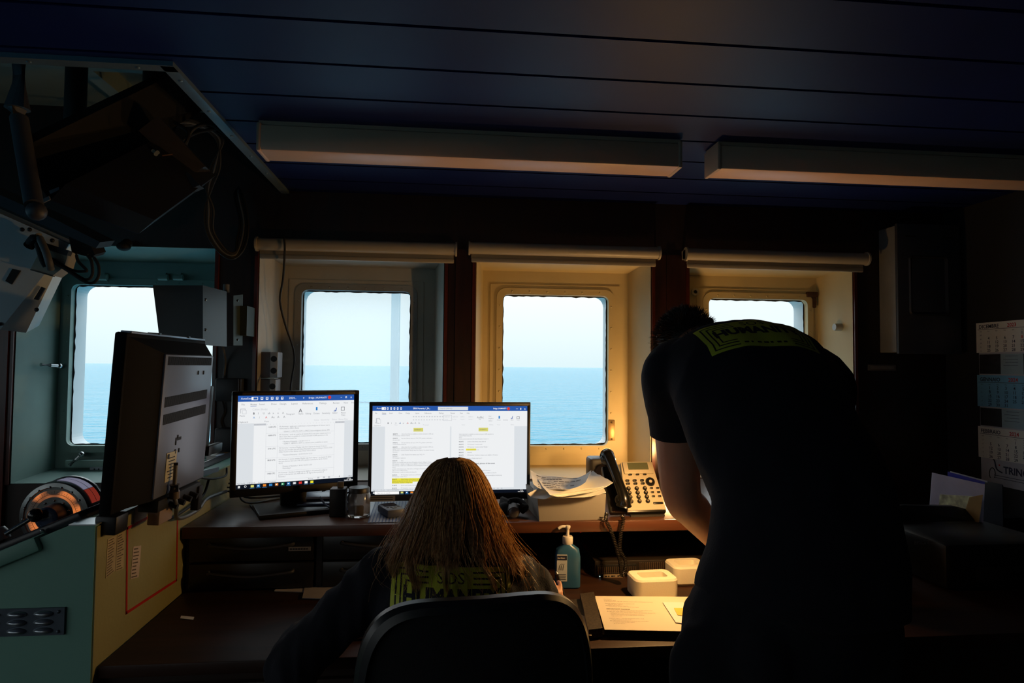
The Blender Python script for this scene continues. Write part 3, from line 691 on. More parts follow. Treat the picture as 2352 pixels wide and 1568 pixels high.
# socket block on the reveal of window two: one double, one half hidden single
xq = WIN[1][0]
for a, b, n_, lab in (((604, 808), (637, 867), 2, 'grey double socket with two round holes in the second window recess'), ((597, 871), (632, 930), 2, 'grey socket half hidden behind the left desk monitor')):
    p, q = at_y(*a, 2.83), at_y(*b, 2.83)
    root = thing('round_socket', lab, 'socket', (p.x, 2.86, q.z), group='round hole sockets stacked in the window recess')
    pr = at_y(621, 840, 2.83).x
    m = MB(); m.b2((xq + .004, 2.83, q.z), (q.x, 2.91, p.z), 0, .003); m.build('housing', mat('dim_grey_housing', (120, 112, 112), .5), root)
    m = MB(); m.b2((pr, 2.826, q.z + .001), (q.x + .001, 2.8299, p.z - .001), 0, .001); fp = m.build('face', WHT, root)
    for i in range(n_):
        cz = q.z + (p.z - q.z) * (.27 + .46 * i); m = MB(); m.cyl(((pr + q.x) / 2, 2.8262, cz), ((pr + q.x) / 2, 2.824, cz), .0128, seg=20); m.build('hole', mat('dark_hole', (38, 42, 42), .6), fp)
m = MB(); p = at_y(600, 869, 2.83); m.b2((xq + .004, 2.83, p.z - .001), (at_y(630, 869, 2.83).x, 2.9, p.z + .001)); m.build('mounting_strip', WHT, bpy.data.objects['round_socket'])
cable('hanging_cable', [at_y(652, 542, 2.71), at_y(654, 575, 2.715), at_y(650, 640, 2.77), at_y(643, 690, 2.80), at_y(655, 745, 2.84), at_y(672, 795, 2.86), at_y(676, 830, 2.85), at_y(670, 870, 2.82), at_y(667, 905, 2.78), at_y(668, 1000, 2.74), V((at_y(668, 1080, 2.7).x, 2.7, ZS + .004))], .0042, RUBBER, 'black cable hanging in front of the second window from the blind')
# fittings of window one: chrome dogs, hinge lugs, socket panel; window four fittings
w1 = bpy.data.objects['window_1']; w4 = bpy.data.objects['window_4']
def dog(pa, pb, pc, parent, nm='window_dog'):
    m = MB(); m.tube([pa, pb], .008, 12, sub=2); m.ball(pb, .012, 0, 12); m.tube([pb, pc], .010, 12, sub=2, mi=0); return m.build(nm, CHROME, parent)
dog(at_y(94, 837, 2.90), at_y(136, 840, 2.97), V((GL[0][0] - .03, DB - .002, at_y(136, 842, 2.97).z)), w1)
dog(at_y(160, 1068, 2.94), at_y(187, 1043, 2.95), V((GL[0][0] + .06, DB - .002, GL[0][2] - .04)), w1)
for px in (235, 375, 410): 
    p = at_y(px, 637, 2.99); m = MB(); m.cyl((p.x - .02, 2.99, p.z), (p.x + .02, 2.99, p.z), .013, seg=14); m.b2((p.x - .012, 2.985, p.z - .012), (p.x + .012, DB, p.z + .02)); m.build('hinge_lug', TEALPAINT, w1)
p, q = at_y(206, 1066, 2.99), at_y(262, 1093, 2.99); root = thing('socket_panel', 'white panel with small socket holes low in the leftmost window recess', 'socket', (p.x, 3.0, q.z))
m = MB(); m.b2((p.x, 2.99, q.z), (q.x, DB - .001, p.z), 0, .002); m.build('face', mat('blue_white_panel', (160, 172, 185), .4), root)
m = MB()
for i in range(4): 
    for dz in (.35, .6): m.cyl((p.x + .02 + i * .018, 2.9905, q.z + (p.z - q.z) * dz), (p.x + .02 + i * .018, 2.9885, q.z + (p.z - q.z) * dz), .003, seg=8)
split_build(m, 'hole', BLKMATTE, root)
m = MB(); m.box(((WIN[0][0] + WIN[0][1]) / 2 + .03, DB - .03, WIN[0][2] + .055), (WIN[0][1] - WIN[0][0] - .16, .035, .03), 0, .004); m.build('sill_ledge', TEALPAINT, w1)
p = at_y(1928, 751, 2.87); xr4 = WIN[3][1] - SPL * (2.87 - D) / (DB - D)
m = MB(); m.cyl((xr4 - .001, 2.87, p.z), (xr4 - .035, 2.87, p.z), .018, .016, 22); o = m.build('door_bumper', mat('grey_white_knob', (176, 180, 176), .4)); props(o, 'small round white knob on the right side of the last window recess', 'knob')
p = at_y(1597, 670, DB - .01); m = MB(); m.lathe([(.018, 0), (.018, .012), (.009, .014), (.008, .0)], V((p.x, DB, p.z)), V((0, -1, 0)), 20); m.cyl((p.x, DB - .004, p.z), (p.x, DB - .012, p.z), .008, seg=12, mi=1); m.build('bolt_hole', [CREAM, BLKMATTE], w4)
p = at_y(1866, 676, DB - .02); m = MB(); m.box((p.x, DB - .015, p.z), (.055, .02, .025), 0, .003); m.box((p.x + .012, DB - .012, p.z - .035), (.018, .016, .06), 0, .003); m.build('rusty_hinge', mat('rusty_steel', (74, 50, 34), .7, .3, var=.3, vs_=40), w4)
p, q = at_y(1398, 965, DB - .02), at_y(1412, 1012, DB - .02); m = MB(); m.b2((p.x - .003, DB - .022, q.z), (q.x, DB - .014, p.z), 0, .001); m.ball(((p.x + q.x) / 2, DB - .024, p.z - .01), .005, 0, 8); m.ball(((p.x + q.x) / 2, DB - .024, q.z + .008), .005, 0, 8)
m.build('latch_plate', mat('dull_brass', (150, 124, 84), .4, .6), bpy.data.objects['window_3'])
p, q = at_y(1994, 837, D - .004), at_y(2058, 851, D - .004)
root = thing('name_plate', 'small engraved grey plate on the wooden wall under the grey cabinet', 'plate', (p.x, D, q.z)); m = MB(); m.b2((p.x, D - .004, q.z), (q.x, D - .0005, p.z), 0, .001); m.build('plate', mat('grey_plate', (110, 106, 102), .5), root)
m = MB(); m.b2((p.x + .01, D - .0046, q.z + .006), (q.x - .01, D - .004, p.z - .006)); m.build('insert', mat('light_grey_insert', (140, 136, 130), .5), root)
# ------------------------------------------------------------------ grey cabinet on the right
root = thing('wall_cabinet', 'grey steel wall cabinet with inset door panel in the right corner', 'cabinet', (2.15, D, 1.50))
m = MB(); m.b2((2.0, 2.69, 1.50), (2.295, D - .001, 2.07), 0, .003); m.build('body', mat('grey_cabinet_side', (122, 122, 122), .5), root)
m = MB(); m.box((2.15, 2.68, 1.785), (.305, .018, .585), 0, .004); dr = m.build('door', mat('grey_cabinet_door', (56, 58, 64), .5), root)
m = MB(); l1 = [V((a, 2.6705, c)) for a, c in rrect(.19, .27, .02, 5, 2.145, 1.80)]; l2 = [V((a, 2.664, c)) for a, c in rrect(.18, .26, .016, 5, 2.145, 1.80)]; l3 = [V((a, 2.672, c)) for a, c in rrect(.155, .235, .01, 5, 2.145, 1.80)]
m.ringface(l1, l2); m.ringface(l2, l3); m.add(l3, [tuple(range(len(l3)))], 0); m.build('inset_panel', mat('dark_grey_inset', (36, 38, 44), .5), dr)
m = MB(); 
for xx in (2.06, 2.24): m.box((xx, 2.669, 2.02), (.05, .004, .006))
split_build(m, 'slot', BLKMATTE, dr)
# ------------------------------------------------------------------ calendar on the right wall
XW = XR - .002
def wx(px, py): return at_x(px, py, XW)
tl = wx(2246, 744); bl_ = wx(2254, 1104); y0 = tl.y; Wc = .325
root = thing('wall_calendar', 'three-month wall calendar with a blue middle sheet on the right wall', 'calendar', (XR, y0 - Wc / 2, bl_.z))
zD1 = tl.z; H = tl.z - bl_.z
zr = lambda py: wx(2250, py).z
m = MB(); m.b2((XW - .001, y0 - Wc, bl_.z - .004), (XR - .0003, y0 - .004, zD1)); m.build('backing_card', mat('calendar_card', (180, 182, 196), .6), root)
CR = mat('calendar_red', (190, 30, 40), .6, var=0); CN = mat('calendar_navy', (28, 34, 70), .6, var=0)
months = (('DICEMBRE', '2023', 4, 31, 742, 810, PAPER, 48), ('GENNAIO', '2024', 0, 31, 861, 932, mat('sky_blue_sheet', (112, 176, 216), .6), 1), ('FEBBRAIO', '2024', 3, 29, 978, 1048, PAPER, 5))
for mi_, (nm, yr, st, nd, pa, pb, mt, wk) in enumerate(months):
    za, zb = zr(pa), zr(pb); xx = XW - .006; h = za - zb
    m = MB(); m.b2((xx, y0 - Wc, zb), (XW - .0012, y0 + .003, za)); ux, uz = V((0, -1, 0)), V((0, 0, 1)); xt = xx - .0006
    m.text(nm, (xt, y0 - .012, za - h * .19), ux, uz, h * .17, 2, bold=.02); m.text(yr, (xt, y0 - .155, za - h * .19), ux, uz, h * .17, 1, bold=.02); m.text(nm[:3] + '.', (xt, y0 - .265, za - h * .17), ux, uz, h * .09, 1)
    m.b2((xt, y0 - Wc + .005, za - h * .235), (xt + .0003, y0 - .005, za - h * .222), 2)
    for c, dn in enumerate(('Sett', 'Lun', 'Mar', 'Mer', 'Gio', 'Ven', 'Sab', 'Dom')): m.text(dn, (xt, y0 - .022 - c * .0405, za - h * .31), ux, uz, h * .055, 2, 'CENTER')
    nr = (st + nd + 6) // 7
    for r_ in range(nr): m.text(str((wk + r_ - 1) % 52 + 1), (xt, y0 - .022, za - h * (.44 + r_ * .133)), ux, uz, h * .06, 2, 'CENTER')
    for d_ in range(1, nd + 1):
        c = (st + d_ - 1) % 7; r_ = (st + d_ - 1) // 7
        m.text(str(d_), (xt, y0 - .0625 - c * .0405, za - h * (.44 + r_ * .133)), ux, uz, h * .135, 1 if (c == 6 or (nm == 'DICEMBRE' and d_ == 8)) else 2, 'CENTER', .015)
    o = m.build('month_sheet', [mt, CR, CN], root)
    if mi_ == 1: o['label'] = 'sky blue January sheet'
for pa, pb, lab in ((814, 858, 'a'), (935, 975, 'b')):
    za, zb = zr(pa), zr(pb); m = MB(); m.b2((XW - .003, y0 - .115, zb), (XW - .0012, y0 - .008, za), 0); m.b2((XW - .003, y0 - Wc, zb), (XW - .0012, y0 - .225, za), 0)
    m.b2((XW - .003, y0 - .224, zb), (XW - .0012, y0 - .116, za), 1)
    for i in range(4): m.b2((XW - .0036, y0 - .20, za - .010 - i * .013), (XW - .003, y0 - .14 + .01 * (i % 2), za - .0085 - i * .013), 2)
    m.build('photo_strip', [mat('dark_photo', (34, 32, 36), .4, var=.7, vs_=30), mat('pale_blue_card', (150, 176, 190), .6), CN], root)
m = MB(); z_ = wx(2310, 1087).z
m.text('TRINGE', (XW - .0017, y0 - .118, z_), V((0, -1, 0)), V((0, 0, 1)), .040, 0, bold=.03)
m.tube([(XW - .002, y0 - .062, z_ + .055), (XW - .002, y0 - .075, z_ + .045), (XW - .002, y0 - .085, z_ + .012), (XW - .002, y0 - .112, z_)], .0025, 6); m.ball((XW - .002, y0 - .098, z_ + .03), .004, 1, 8, (.2, 1, 1))
for i in range(2): m.b2((XW - .0018, y0 - .30, z_ - .016 - i * .01), (XW - .0012, y0 - .07, z_ - .014 - i * .01), 0)
m.build('publisher_mark', [CN, CR], root)
# ------------------------------------------------------------------ overhead equipment at the upper left
root = thing('overhead_monitor', 'big dark display hanging tilted from the overhead recess, seen from below', 'monitor', at_y(280, 440, 2.0))
Y1, Y2 = 1.86, 2.12
Q = [at_y(114, 461, Y1), at_y(307, 361, Y2), at_y(460, 433, Y2 + .16), None]; Q[3] = Q[0] + (Q[2] - Q[1]) * 1.06
nrm = (Q[1] - Q[0]).cross(Q[3] - Q[0]).normalized(); 
if nrm.z < 0: nrm = -nrm
m = MB(); m.prism([q + nrm * .004 for q in Q], nrm * .09); m.build('casing', mat('blue_black_casing', (18, 18, 26), .5), root)
m = MB(); cc = sum(Q, V((0, 0, 0))) / 4; qq = [cc + (q - cc) * .985 for q in Q]; m.prism(qq, nrm * .0045); m.build('screen_face', mat('navy_glass_face', (2, 30, 90), .3, var=.05), root)
Q2 = [at_y(39, 345, 1.80), at_y(395, 172, 2.16), at_y(470, 250, 2.30), at_y(114, 461, 1.87)]
m = MB(); m.prism(Q2, V((.0, .05, .06))); m.build('hood', mat('black_hood', (6, 7, 10), .8), root)
m = MB(); e_ = Q[0]; 
m.prism([at_y(84, 463, 1.845), at_y(112, 450, 1.845), at_y(115, 458, 1.845), at_y(87, 471, 1.845)], (0, .004, 0)); m.prism([at_y(112, 438, 1.845), at_y(135, 429, 1.845), at_y(136, 436, 1.845), at_y(115, 445, 1.845)], (0, .004, 0)); m.build('paper_tab', mat('grey_tab', (110, 110, 118), .6), root)
m = MB(); a, b = at_y(318, 300, 2.05), at_y(430, 405, 2.16); d = (b - a); m.prism([a, b, b + V((.055, 0, .035)), a + V((.055, 0, .05))], (0, .05, .0)); m.prism([at_y(400, 408, 2.13), at_y(432, 395, 2.13), at_y(458, 425, 2.13), at_y(428, 438, 2.13)], (0, .04, 0)); m.build('connector_panel', mat('brown_grey_panel', (40, 36, 36), .5, .2), root)
m = MB()
for px, py in ((345, 352), (352, 347), (358, 354), (349, 358), (362, 350)): m.cyl(at_y(px, py, 2.06), at_y(px, py, 2.09), .006, seg=10)
m.cyl(at_y(373, 357, 2.05), at_y(396, 354, 2.05), .0025, seg=8, mi=1); m.build('plugs', [mat('pale_plugs', (150, 150, 140), .5), mat('copper_pin', (190, 120, 70), .3, .8)], root)
m = MB(); p = at_y(105, 300, 1.8); m.tube([at_y(40, 250, 1.84) , at_y(62, 380, 1.80), at_y(78, 470, 1.76)], .022, 14); m.tube([at_y(40, 250, 1.84), V((at_y(40, 250, 1.84).x, 1.84, ZR))], .03, 14, sub=2); m.ball(at_y(84, 485, 1.76), .024, 0, 14); m.build('support_arm', mat('grey_arm', (66, 66, 74), .5), root)
m = MB(); q = at_y(350, 230, 2.2); m.cyl(q, V((q.x, q.y, ZR)), .03, seg=14); q = at_y(170, 330, 2.1); m.cyl(q, V((q.x, q.y, ZR)), .03, seg=14); m.build('hanger', mat('black_hanger', (20, 20, 22), .6), root)
# switch box
root = thing('overhead_switch_box', 'pale grey switch box with slots hanging at the left edge near the window', 'switch box', at_y(60, 650, 1.9))
yq = 1.95; A = [at_y(-90, 450, yq), at_y(0, 490, yq), at_y(158, 560, yq + .04), at_y(60, 764, yq + .04), at_y(0, 757, yq), at_y(-90, 745, yq)]
m = MB(); m.prism(A, (-.06, .16, .03)); m.build('body', mat('pale_grey_enamel', (206, 218, 222), .5, var=.08, bump=.2), root)
def face_pt(px, py): return at_y(px, py, yq + .012)
for q in (((12, 645), (28, 617), (47, 621), (26, 653)), ((77, 687), (95, 658), (103, 662), (87, 689))):
    m = MB(); m.prism([at_y(x, y, yq - .003 + .04 * min(1, max(0, x / 158))) for x, y in q], (0, .005, 0)); m.build('slot', mat('black_slot', (14, 12, 16), .6), root)
m = MB(); m.prism([at_y(x, y, yq + .0) for x, y in ((70, 618), (100, 560), (158, 577), (148, 612), (121, 633))], (0, .045, 0)); m.build('cable_tray', mat('beige_tray', (150, 146, 130), .5), root)
m = MB(); m.prism([at_y(x, y, yq - .004) for x, y in ((106, 558), (158, 575), (153, 587), (102, 571))], (0, .02, 0)); m.prism([at_y(x, y, yq - .006) for x, y in ((70, 618), (121, 633), (121, 635), (69, 620))], (0, .01, 0))
for px, py, r_ in ((84, 711, .006), (1, 744, .005), (51, 527, .006), (68, 527, .006), (120, 552, .006)): m.ball(at_y(px, py, yq - .002), r_, 0, 10)
split_build(m, 'bolt', mat('dark_bolt', (28, 30, 34), .5), root)
m = MB(); m.tube([at_y(88, 540, 1.93), at_y(104, 575, 1.915), at_y(112, 600, 1.915), at_y(117, 618, 1.93)], .0095, 12); m.build('grey_conduit', mat('conduit', (96, 98, 100), .5), root)
m = MB(); m.tube([at_y(66, 565, 1.94), at_y(80, 548, 1.93), at_y(84, 552, 1.93)], .014, 12, sub=3); m.tube([at_y(84, 552, 1.93), at_y(97, 595, 1.925), at_y(106, 612, 1.93)], .008, 10); m.build('elbow_plug', BLKMATTE, root)
p = [at_y(x, y, 1.89) for x, y in ((78, 506), (94, 497), (113, 507), (100, 515))]; 
for i, (pts, lab) in enumerate((([(175, 583), (180, 600), (197, 618), (195, 623), (165, 620), (115, 592)], 'innermost of three black cable loops under the overhead display'), ([(200, 585), (210, 600), (212, 630), (200, 642), (180, 634), (115, 594)], 'middle of three black cable loops under the overhead display'),
                 ([(214, 588), (226, 610), (226, 635), (212, 650), (190, 644), (150, 618), (116, 598)], 'outermost of three black cable loops under the overhead display'))):
    cable('looped_cable', [at_y(x, y, 1.95 - .01 * i) for x, y in pts], .0042, RUBBER, lab, group='black cable loops between display and switch box')
m = MB(); m.prism([at_y(x, y, 1.98) for x, y in ((157, 540), (205, 556), (218, 585), (212, 592), (165, 580))], (0, .06, .02)); o = m.build('cable_connector', BLKMATTE); props(o, 'black connector block above the three looped cables', 'connector')
m = MB(); m.prism([at_y(x, y, 1.93) for x, y in ((-40, 455), (60, 500), (220, 570), (230, 556), (120, 500), (-40, 430))], (0, .08, .02)); o = m.build('support_rail', mat('navy_rail', (22, 26, 40), .5)); props(o, 'dark rail between the overhead display and the pale switch box', 'rail')
# cable bundle and loop hanging right of the display
for i in range(5):
    dx = i * 5
    pts = [at_y(330 + i * 14, 300 + 6 * i, 2.22), at_y(400 + dx, 290 - 4 * i, 2.25), at_y(455 + dx, 290, 2.3), at_y(497 + dx * .8, 320, 2.35), at_y(505 - dx, 380, 2.4), at_y(487 - dx * .7, 430, 2.45), at_y(470 + dx, 480, 2.5), at_y(474 + dx * .8, 530, 2.55), at_y(500 + dx, 575, 2.6), at_y(535 + dx * .3, 594 - i * 4, 2.62), at_y(563 - dx, 565 - i * 3, 2.64), at_y(570 - dx, 510, 2.66), at_y(558 - dx, 450, 2.7), at_y(548, 430, 2.76)]
    cable('equipment_cable', pts, .0045, RUBBER if i != 2 else GREYC, ['black cable drooping in the widest loop beside the overhead display', 'black cable second from the outside of the overhead droop', 'grey cable in the middle of the overhead drooping bundle', 'black cable second from the inside of the overhead droop', 'black cable drooping in the tightest loop beside the overhead display'][i], group='cables drooping from the overhead recess')
for i, (pts) in enumerate(([(360, 310), (385, 280), (430, 300), (425, 330), (395, 345)], [(420, 355), (440, 300), (480, 285), (520, 310)], [(345, 330), (400, 330), (450, 305), (500, 295)])):
    cable('recess_cable', [at_y(x, y, 2.2 + .02 * i) for x, y in pts], .006, RUBBER, ['curled black cable nearest the connector panel in the overhead recess', 'arched black cable crossing the pale opening in the overhead recess', 'straight black cable leaving the overhead display in the recess'][i], group='cables inside the overhead recess')
m = MB(); p = at_y(284, 566, 2.74); m.ball(p, .026, 0, 16, (1, 1, .7)); m.cyl(p, p + V((0, .03, .02)), .02, seg=14); o = m.build('alarm_dome', BLKMATTE); props(o, 'small black dome above the leftmost window', 'dome')
# navy header beam between recess and window wall
# ------------------------------------------------------------------ desk monitors with documents on screen
E = lambda n, c, s=1.0: emit('screen_' + n, c, s)
SCR = [E('white', (246, 248, 250), .93), E('canvas', (226, 231, 236), .93), E('blue_bar', (44, 92, 176), .9), E('grey_text', (150, 152, 158), .9), E('dark_text', (92, 94, 102), .9), E('yellow', (246, 236, 60), .9),
       E('red', (230, 60, 50), .9), E('taskbar', (16, 22, 34), .8), E('icon_blue', (60, 140, 210), .9), E('orange', (240, 140, 50), .9), E('green', (40, 150, 90), .9), E('pale_grey', (205, 208, 214), .9), E('pale_yellow', (226, 222, 120), .9), E('pure', (255, 255, 255), .95)]
WHI, CAN, BAR, GT, DT, YW, RD_, TB, IB, ORG, GRN, PG, PY, PU = range(14)
ICONS = ('File', 'Home', 'Insert', 'Draw', 'Design', 'Layout', 'References', 'Mailings', 'Review', 'View', 'Help')
class Screen:
    def __init__(s, mb, w, h, x0, z0, y=-.0004):
        s.m, s.w, s.h, s.x0, s.z0, s.y = mb, w, h, x0, z0, y; s.n = 0
    def r(s, a, b, c, d, mi, lvl=0):       # x0,z0(top-down),x1,z1 in 0..1 (z measured downwards)
        y = s.y - .00015 * lvl
        X = lambda t: s.x0 + t * s.w
        Z = lambda t: s.z0 + (1 - t) * s.h
        s.m.quad(V((X(a), y, Z(d))), V((X(c), y, Z(d))), V((X(c), y, Z(b))), V((X(a), y, Z(b))), mi)
    def t(s, txt, a, b, size, mi, al='LEFT', bold=0.0, sx=1.0, lvl=4):
        s.m.text(txt, V((s.x0 + a * s.w, s.y - .00015 * lvl, s.z0 + (1 - b) * s.h)), V((1, 0, 0)), V((0, 0, 1)), size * s.h, mi, al, bold, sx)
DOC = ['MV Humanity 1 sends out a confirmation of acknowledgment of distress case to', 'OB via email to IMRCC Roma', '', '* 20240117_110MUTC_HUM1 to IMRCC Acknowledgment distress_SEN',
       'MV Humanity 1 sends an e-mail to all relevant RCCs and other relevant actors to', 'inform them that it is available to conduct and assist in SAR operations in the', 'Central Mediterranean Sea.', '', '* Position of Humanity 1: 33 28 N 14 11 E', '* 20240117_180MUTC_HUM1 to relevant actors_availability to rescue',
       'MV Humanity 1 receives a Mayday relay from Osprey via channel 16 about a', 'distress case (wooden boat with about 40 people on board, drifting at 3 knots, COG', '(226)). Position of the distress case: 34 22.1 N 012 43.0 E', '', '* Position of Humanity 1: 33 09.4 N 014 12.3 E',
       'MV Humanity 1 receives another Mayday relay from Osprey 1 via channel 16 about', 'the same distress case as at 17:41 UTC, position confirmed at 34 22.1 N 012', '43.0 E', '', '* Position of Humanity 1: 34 04.1 N 014 16.3 E', '* Recording it',
       'MV Humanity 1 decides to change course slightly to 10 starboard to adapt to', 'position of the distress case, while still on a 30 degrees from position of', 'Humanity 1']
def ribbon(s, wide):
    s.r(0, 0, 1, .066 if not wide else .058, BAR, 1)
    fs = .030 if not wide else .026
    s.t('AutoSave', .025, .042 if not wide else .036, fs, PU, sx=1)
    a = .11 if not wide else .057
    s.r(a, .016, a + (.052 if not wide else .026), .050 if not wide else .044, PU, 2); s.r(a + .012, .021, a + (.048 if not wide else .022), .045 if not wide else .039, BAR, 3); s.r(a + .004, .020, a + .016, .046 if not wide else .04, PU, 4)
    for i in range(5):
        b = (.185 + i * .042) if not wide else (.09 + i * .021); w_ = .02 if not wide else .010
        s.r(b, .018, b + w_, .048 if not wide else .042, PU, 2); s.r(b + w_ * .2, .024, b + w_ * .8, .036 if not wide else .034, BAR, 3)
    if not wide:
        s.t('2024...', .42, .042, .03, PU); s.t('o', .54, .04, .03, PU); s.t('Bridge | HUMANITY 1', .59, .042, .028, PU, sx=.86); bx = .775
    else:
        s.t('2024, Humanity 1_SA...', .255, .037, .026, PU, bold=.02, sx=.8); s.r(.415, .010, .61, .049, CAN, 2); s.t('Search (Alt+Q)', .43, .036, .022, GT); s.t('Bridge | HUMANITY 1', .775, .037, .024, PU, bold=.02, sx=.75); bx = .875
    s.m.ball(V((s.x0 + bx * s.w, s.y - .0005, s.z0 + (1 - .031) * s.h)), .0055 if not wide else .0052, RD_, 16, (1, .04, 1))
    for i, c in enumerate('_ox'): 
        q = (.875 + i * .045) if not wide else (.925 + i * .027)
        if c == '_': s.r(q, .032, q + .014, .035, PU, 2)
        elif c == 'o': s.r(q, .022, q + .012 * (1 if not wide else .7), .042, PU, 2); s.r(q + .003, .027, q + .0095 * (1 if not wide else .7), .038, BAR, 3)
        else: s.t('x', q, .043, .036, PU)
    s.r(0, .066 if not wide else .058, 1, .30 if not wide else .235, WHI, 1)
    x = .03 if not wide else .015
    for i, nme in enumerate(ICONS + (('Table Design', 'Layout') if not wide else ())):
        s.t(nme, x, .105 if not wide else .09, .027 if not wide else .022, DT if nme == 'Home' and i == 1 else GT, sx=.95 if not wide else .8)
        if i == 1: s.r(x, .112 if not wide else .096, x + (.05 if not wide else .026), .116 if not wide else .099, BAR, 3)
        x += (len(nme) * .0125 + .022) * (1 if not wide else .62)
    k = 1 if not wide else .6
    # clipboard
    s.r(.022, .14, .022 + .042 * k, .19, PG, 2); s.r(.022 + .006, .147, .022 + .036 * k, .19, WHI, 3); s.r(.022 + .018 * k, .155, .022 + .05 * k, .198, PG, 3); s.r(.022 + .021 * k, .159, .022 + .047 * k, .194, WHI, 4)
    s.t('Paste', .018, .225 if not wide else .20, .025 if not wide else .02, GT); s.t('Clipboard', .01, .292 if not wide else .229, .024 if not wide else .018, GT)
    for i, ch in enumerate(('B', 'I', 'U', 'ab', 'x', 'x', 'A')): s.t(ch, .125 * k + i * .04 * k + (.02 if wide else 0), .205, .03 * (.8 if wide else 1), DT if ch == 'B' else GT, bold=.03 if ch == 'B' else 0)
    for i, (ch, c) in enumerate((('A', IB), ('/', GT), ('A', RD_), ('Aa', GT), ('A', GT), ('A', GT))):
        if not wide: s.t(ch, .125 + i * .05, .25, .032, c)
        else: s.t(ch, .17 + i * .024, .205, .028, c)
    if not wide:
        s.t('Calibri (Body)', .12, .16, .027, PG); s.t('11', .33, .16, .026, PG); s.t('Font', .22, .292, .024, GT)
        for nme, q in (('Paragraph', .40), ('Styles', .505), ('Editing', .565), ('Dictate', .635), ('Sensitivity', .71), ('Editor', .805), ('Reuse', .88)): s.t(nme, q, .218, .025, GT, sx=.9)
        s.t('Files', .885, .245, .025, GT); s.t('A', .505, .195, .06, DT); s.r(.655, .14, .67, .175, IB, 3); s.t('/', .83, .19, .055, BAR, bold=.03); s.r(.82, .175, .84, .181, BAR, 3); s.r(.815, .186, .835, .192, BAR, 3)
        s.r(.88, .142, .915, .185, GT, 2); s.r(.885, .149, .91, .178, WHI, 3); s.t('Voice', .64, .292, .024, PG); s.t('Sensitivity', .70, .292, .024, PG); s.t('Editor', .80, .292, .024, PG); s.t('Reuse Files', .86, .292, .024, PG)
    else:
        for i in range(12): s.r(.255 + i * .017, .118, .264 + i * .017, .128, PG, 2); s.r(.255 + i * .017, .155, .264 + i * .017, .164, PG, 2)
        s.r(.45, .105, .505, .170, PG, 2); s.r(.452, .108, .503, .167, WHI, 3)
        for i in range(4): s.t(('AaBbCcDc', 'AaBbCcDc', 'AaBbCc', 'AaBbCcC')[i], .457 + i * .052, .13, .018, PG, sx=.8); s.t(('Normal', 'No Spac', 'Heading 1', 'Heading 2')[i], .457 + i * .052, .158, .015, PG, sx=.9)
        s.t('AaBb(', .668, .143, .032, GT); s.t('Title', .68, .16, .015, GT)
        for i, nme in enumerate(('Find', 'Replace', 'Select')): s.t(nme, .745, .125 + i * .026, .018, GT)
        s.r(.81, .115, .82, .147, IB, 3); s.t('/', .897, .15, .045, BAR, bold=.03); s.r(.89, .14, .905, .145, BAR, 3); s.r(.93, .122, .95, .150, GT, 2); s.r(.933, .127, .947, .146, WHI, 3)
        for nme, q in (('Dictate', .80), ('Sensitivity', .84), ('Editor', .89), ('Reuse', .93)): s.t(nme, q, .168, .018, GT, sx=.8)
        for nme, q in (('Font', .14), ('Paragraph', .32), ('Styles', .57), ('Editing', .75), ('Voice', .80), ('Editor', .89)): s.t(nme, q, .222, .017, PG)
def taskbar(s, wide):
    z = .952 if not wide else .965
    s.r(0, z, 1, 1, TB, 2)
    h = 1 - z; k = 1 if not wide else .62
    if wide: s.r(.022, z + .003, .175, .999, PU, 3); s.t('Type here to search', .035, .990, .018, GT); x0 = .185
    else: x0 = .12
    for dx in (0, .0095 * k):
        for dz in (0, .012): s.r(.018 * k + dx, z + h * .28 + dz * (1 if not wide else .7), .026 * k + dx, z + h * .28 + dz * (1 if not wide else .7) + .010 * (1 if not wide else .7), PU, 4)
    if not wide: s.m.ball(V((s.x0 + .077 * s.w, s.y - .0007, s.z0 + (1 - .973) * s.h)), .0035, PU, 12, (1, .04, 1)); s.m.ball(V((s.x0 + .077 * s.w, s.y - .0009, s.z0 + (1 - .973) * s.h)), .0023, TB, 12, (1, .04, 1))
    cols = [PY, IB, ORG, IB, ORG, GRN, IB, PG, RD_, PU, YW]
    for i, c in enumerate(cols):
        a = x0 + i * .05 * k; s.r(a, z + h * .22, a + .026 * k, z + h * .74, c, 4)
        if i in (0, 1, 2, 6, 9, 10): s.r(a - .006 * k, z + h * .88, a + .032 * k, z + h * .95, IB, 4)
        if i in (1, 4, 5, 6, 7): s.r(a + .006 * k, z + h * .36, a + .016 * k, z + h * .6, PU, 5)
    s.t('17:56', .965, z + h * .45, .020 * k + .003, PU, 'CENTER'); s.t('16.01.2024', .96, z + h * .85, .020 * k + .003, PU, 'CENTER', bold=.02)
def make_monitor(name, lab, M, sw, sh, bez, bot, kind):
    root = thing(name, lab, 'monitor', M=M)
    z0 = -M.translation.z + M.translation.z
    return root
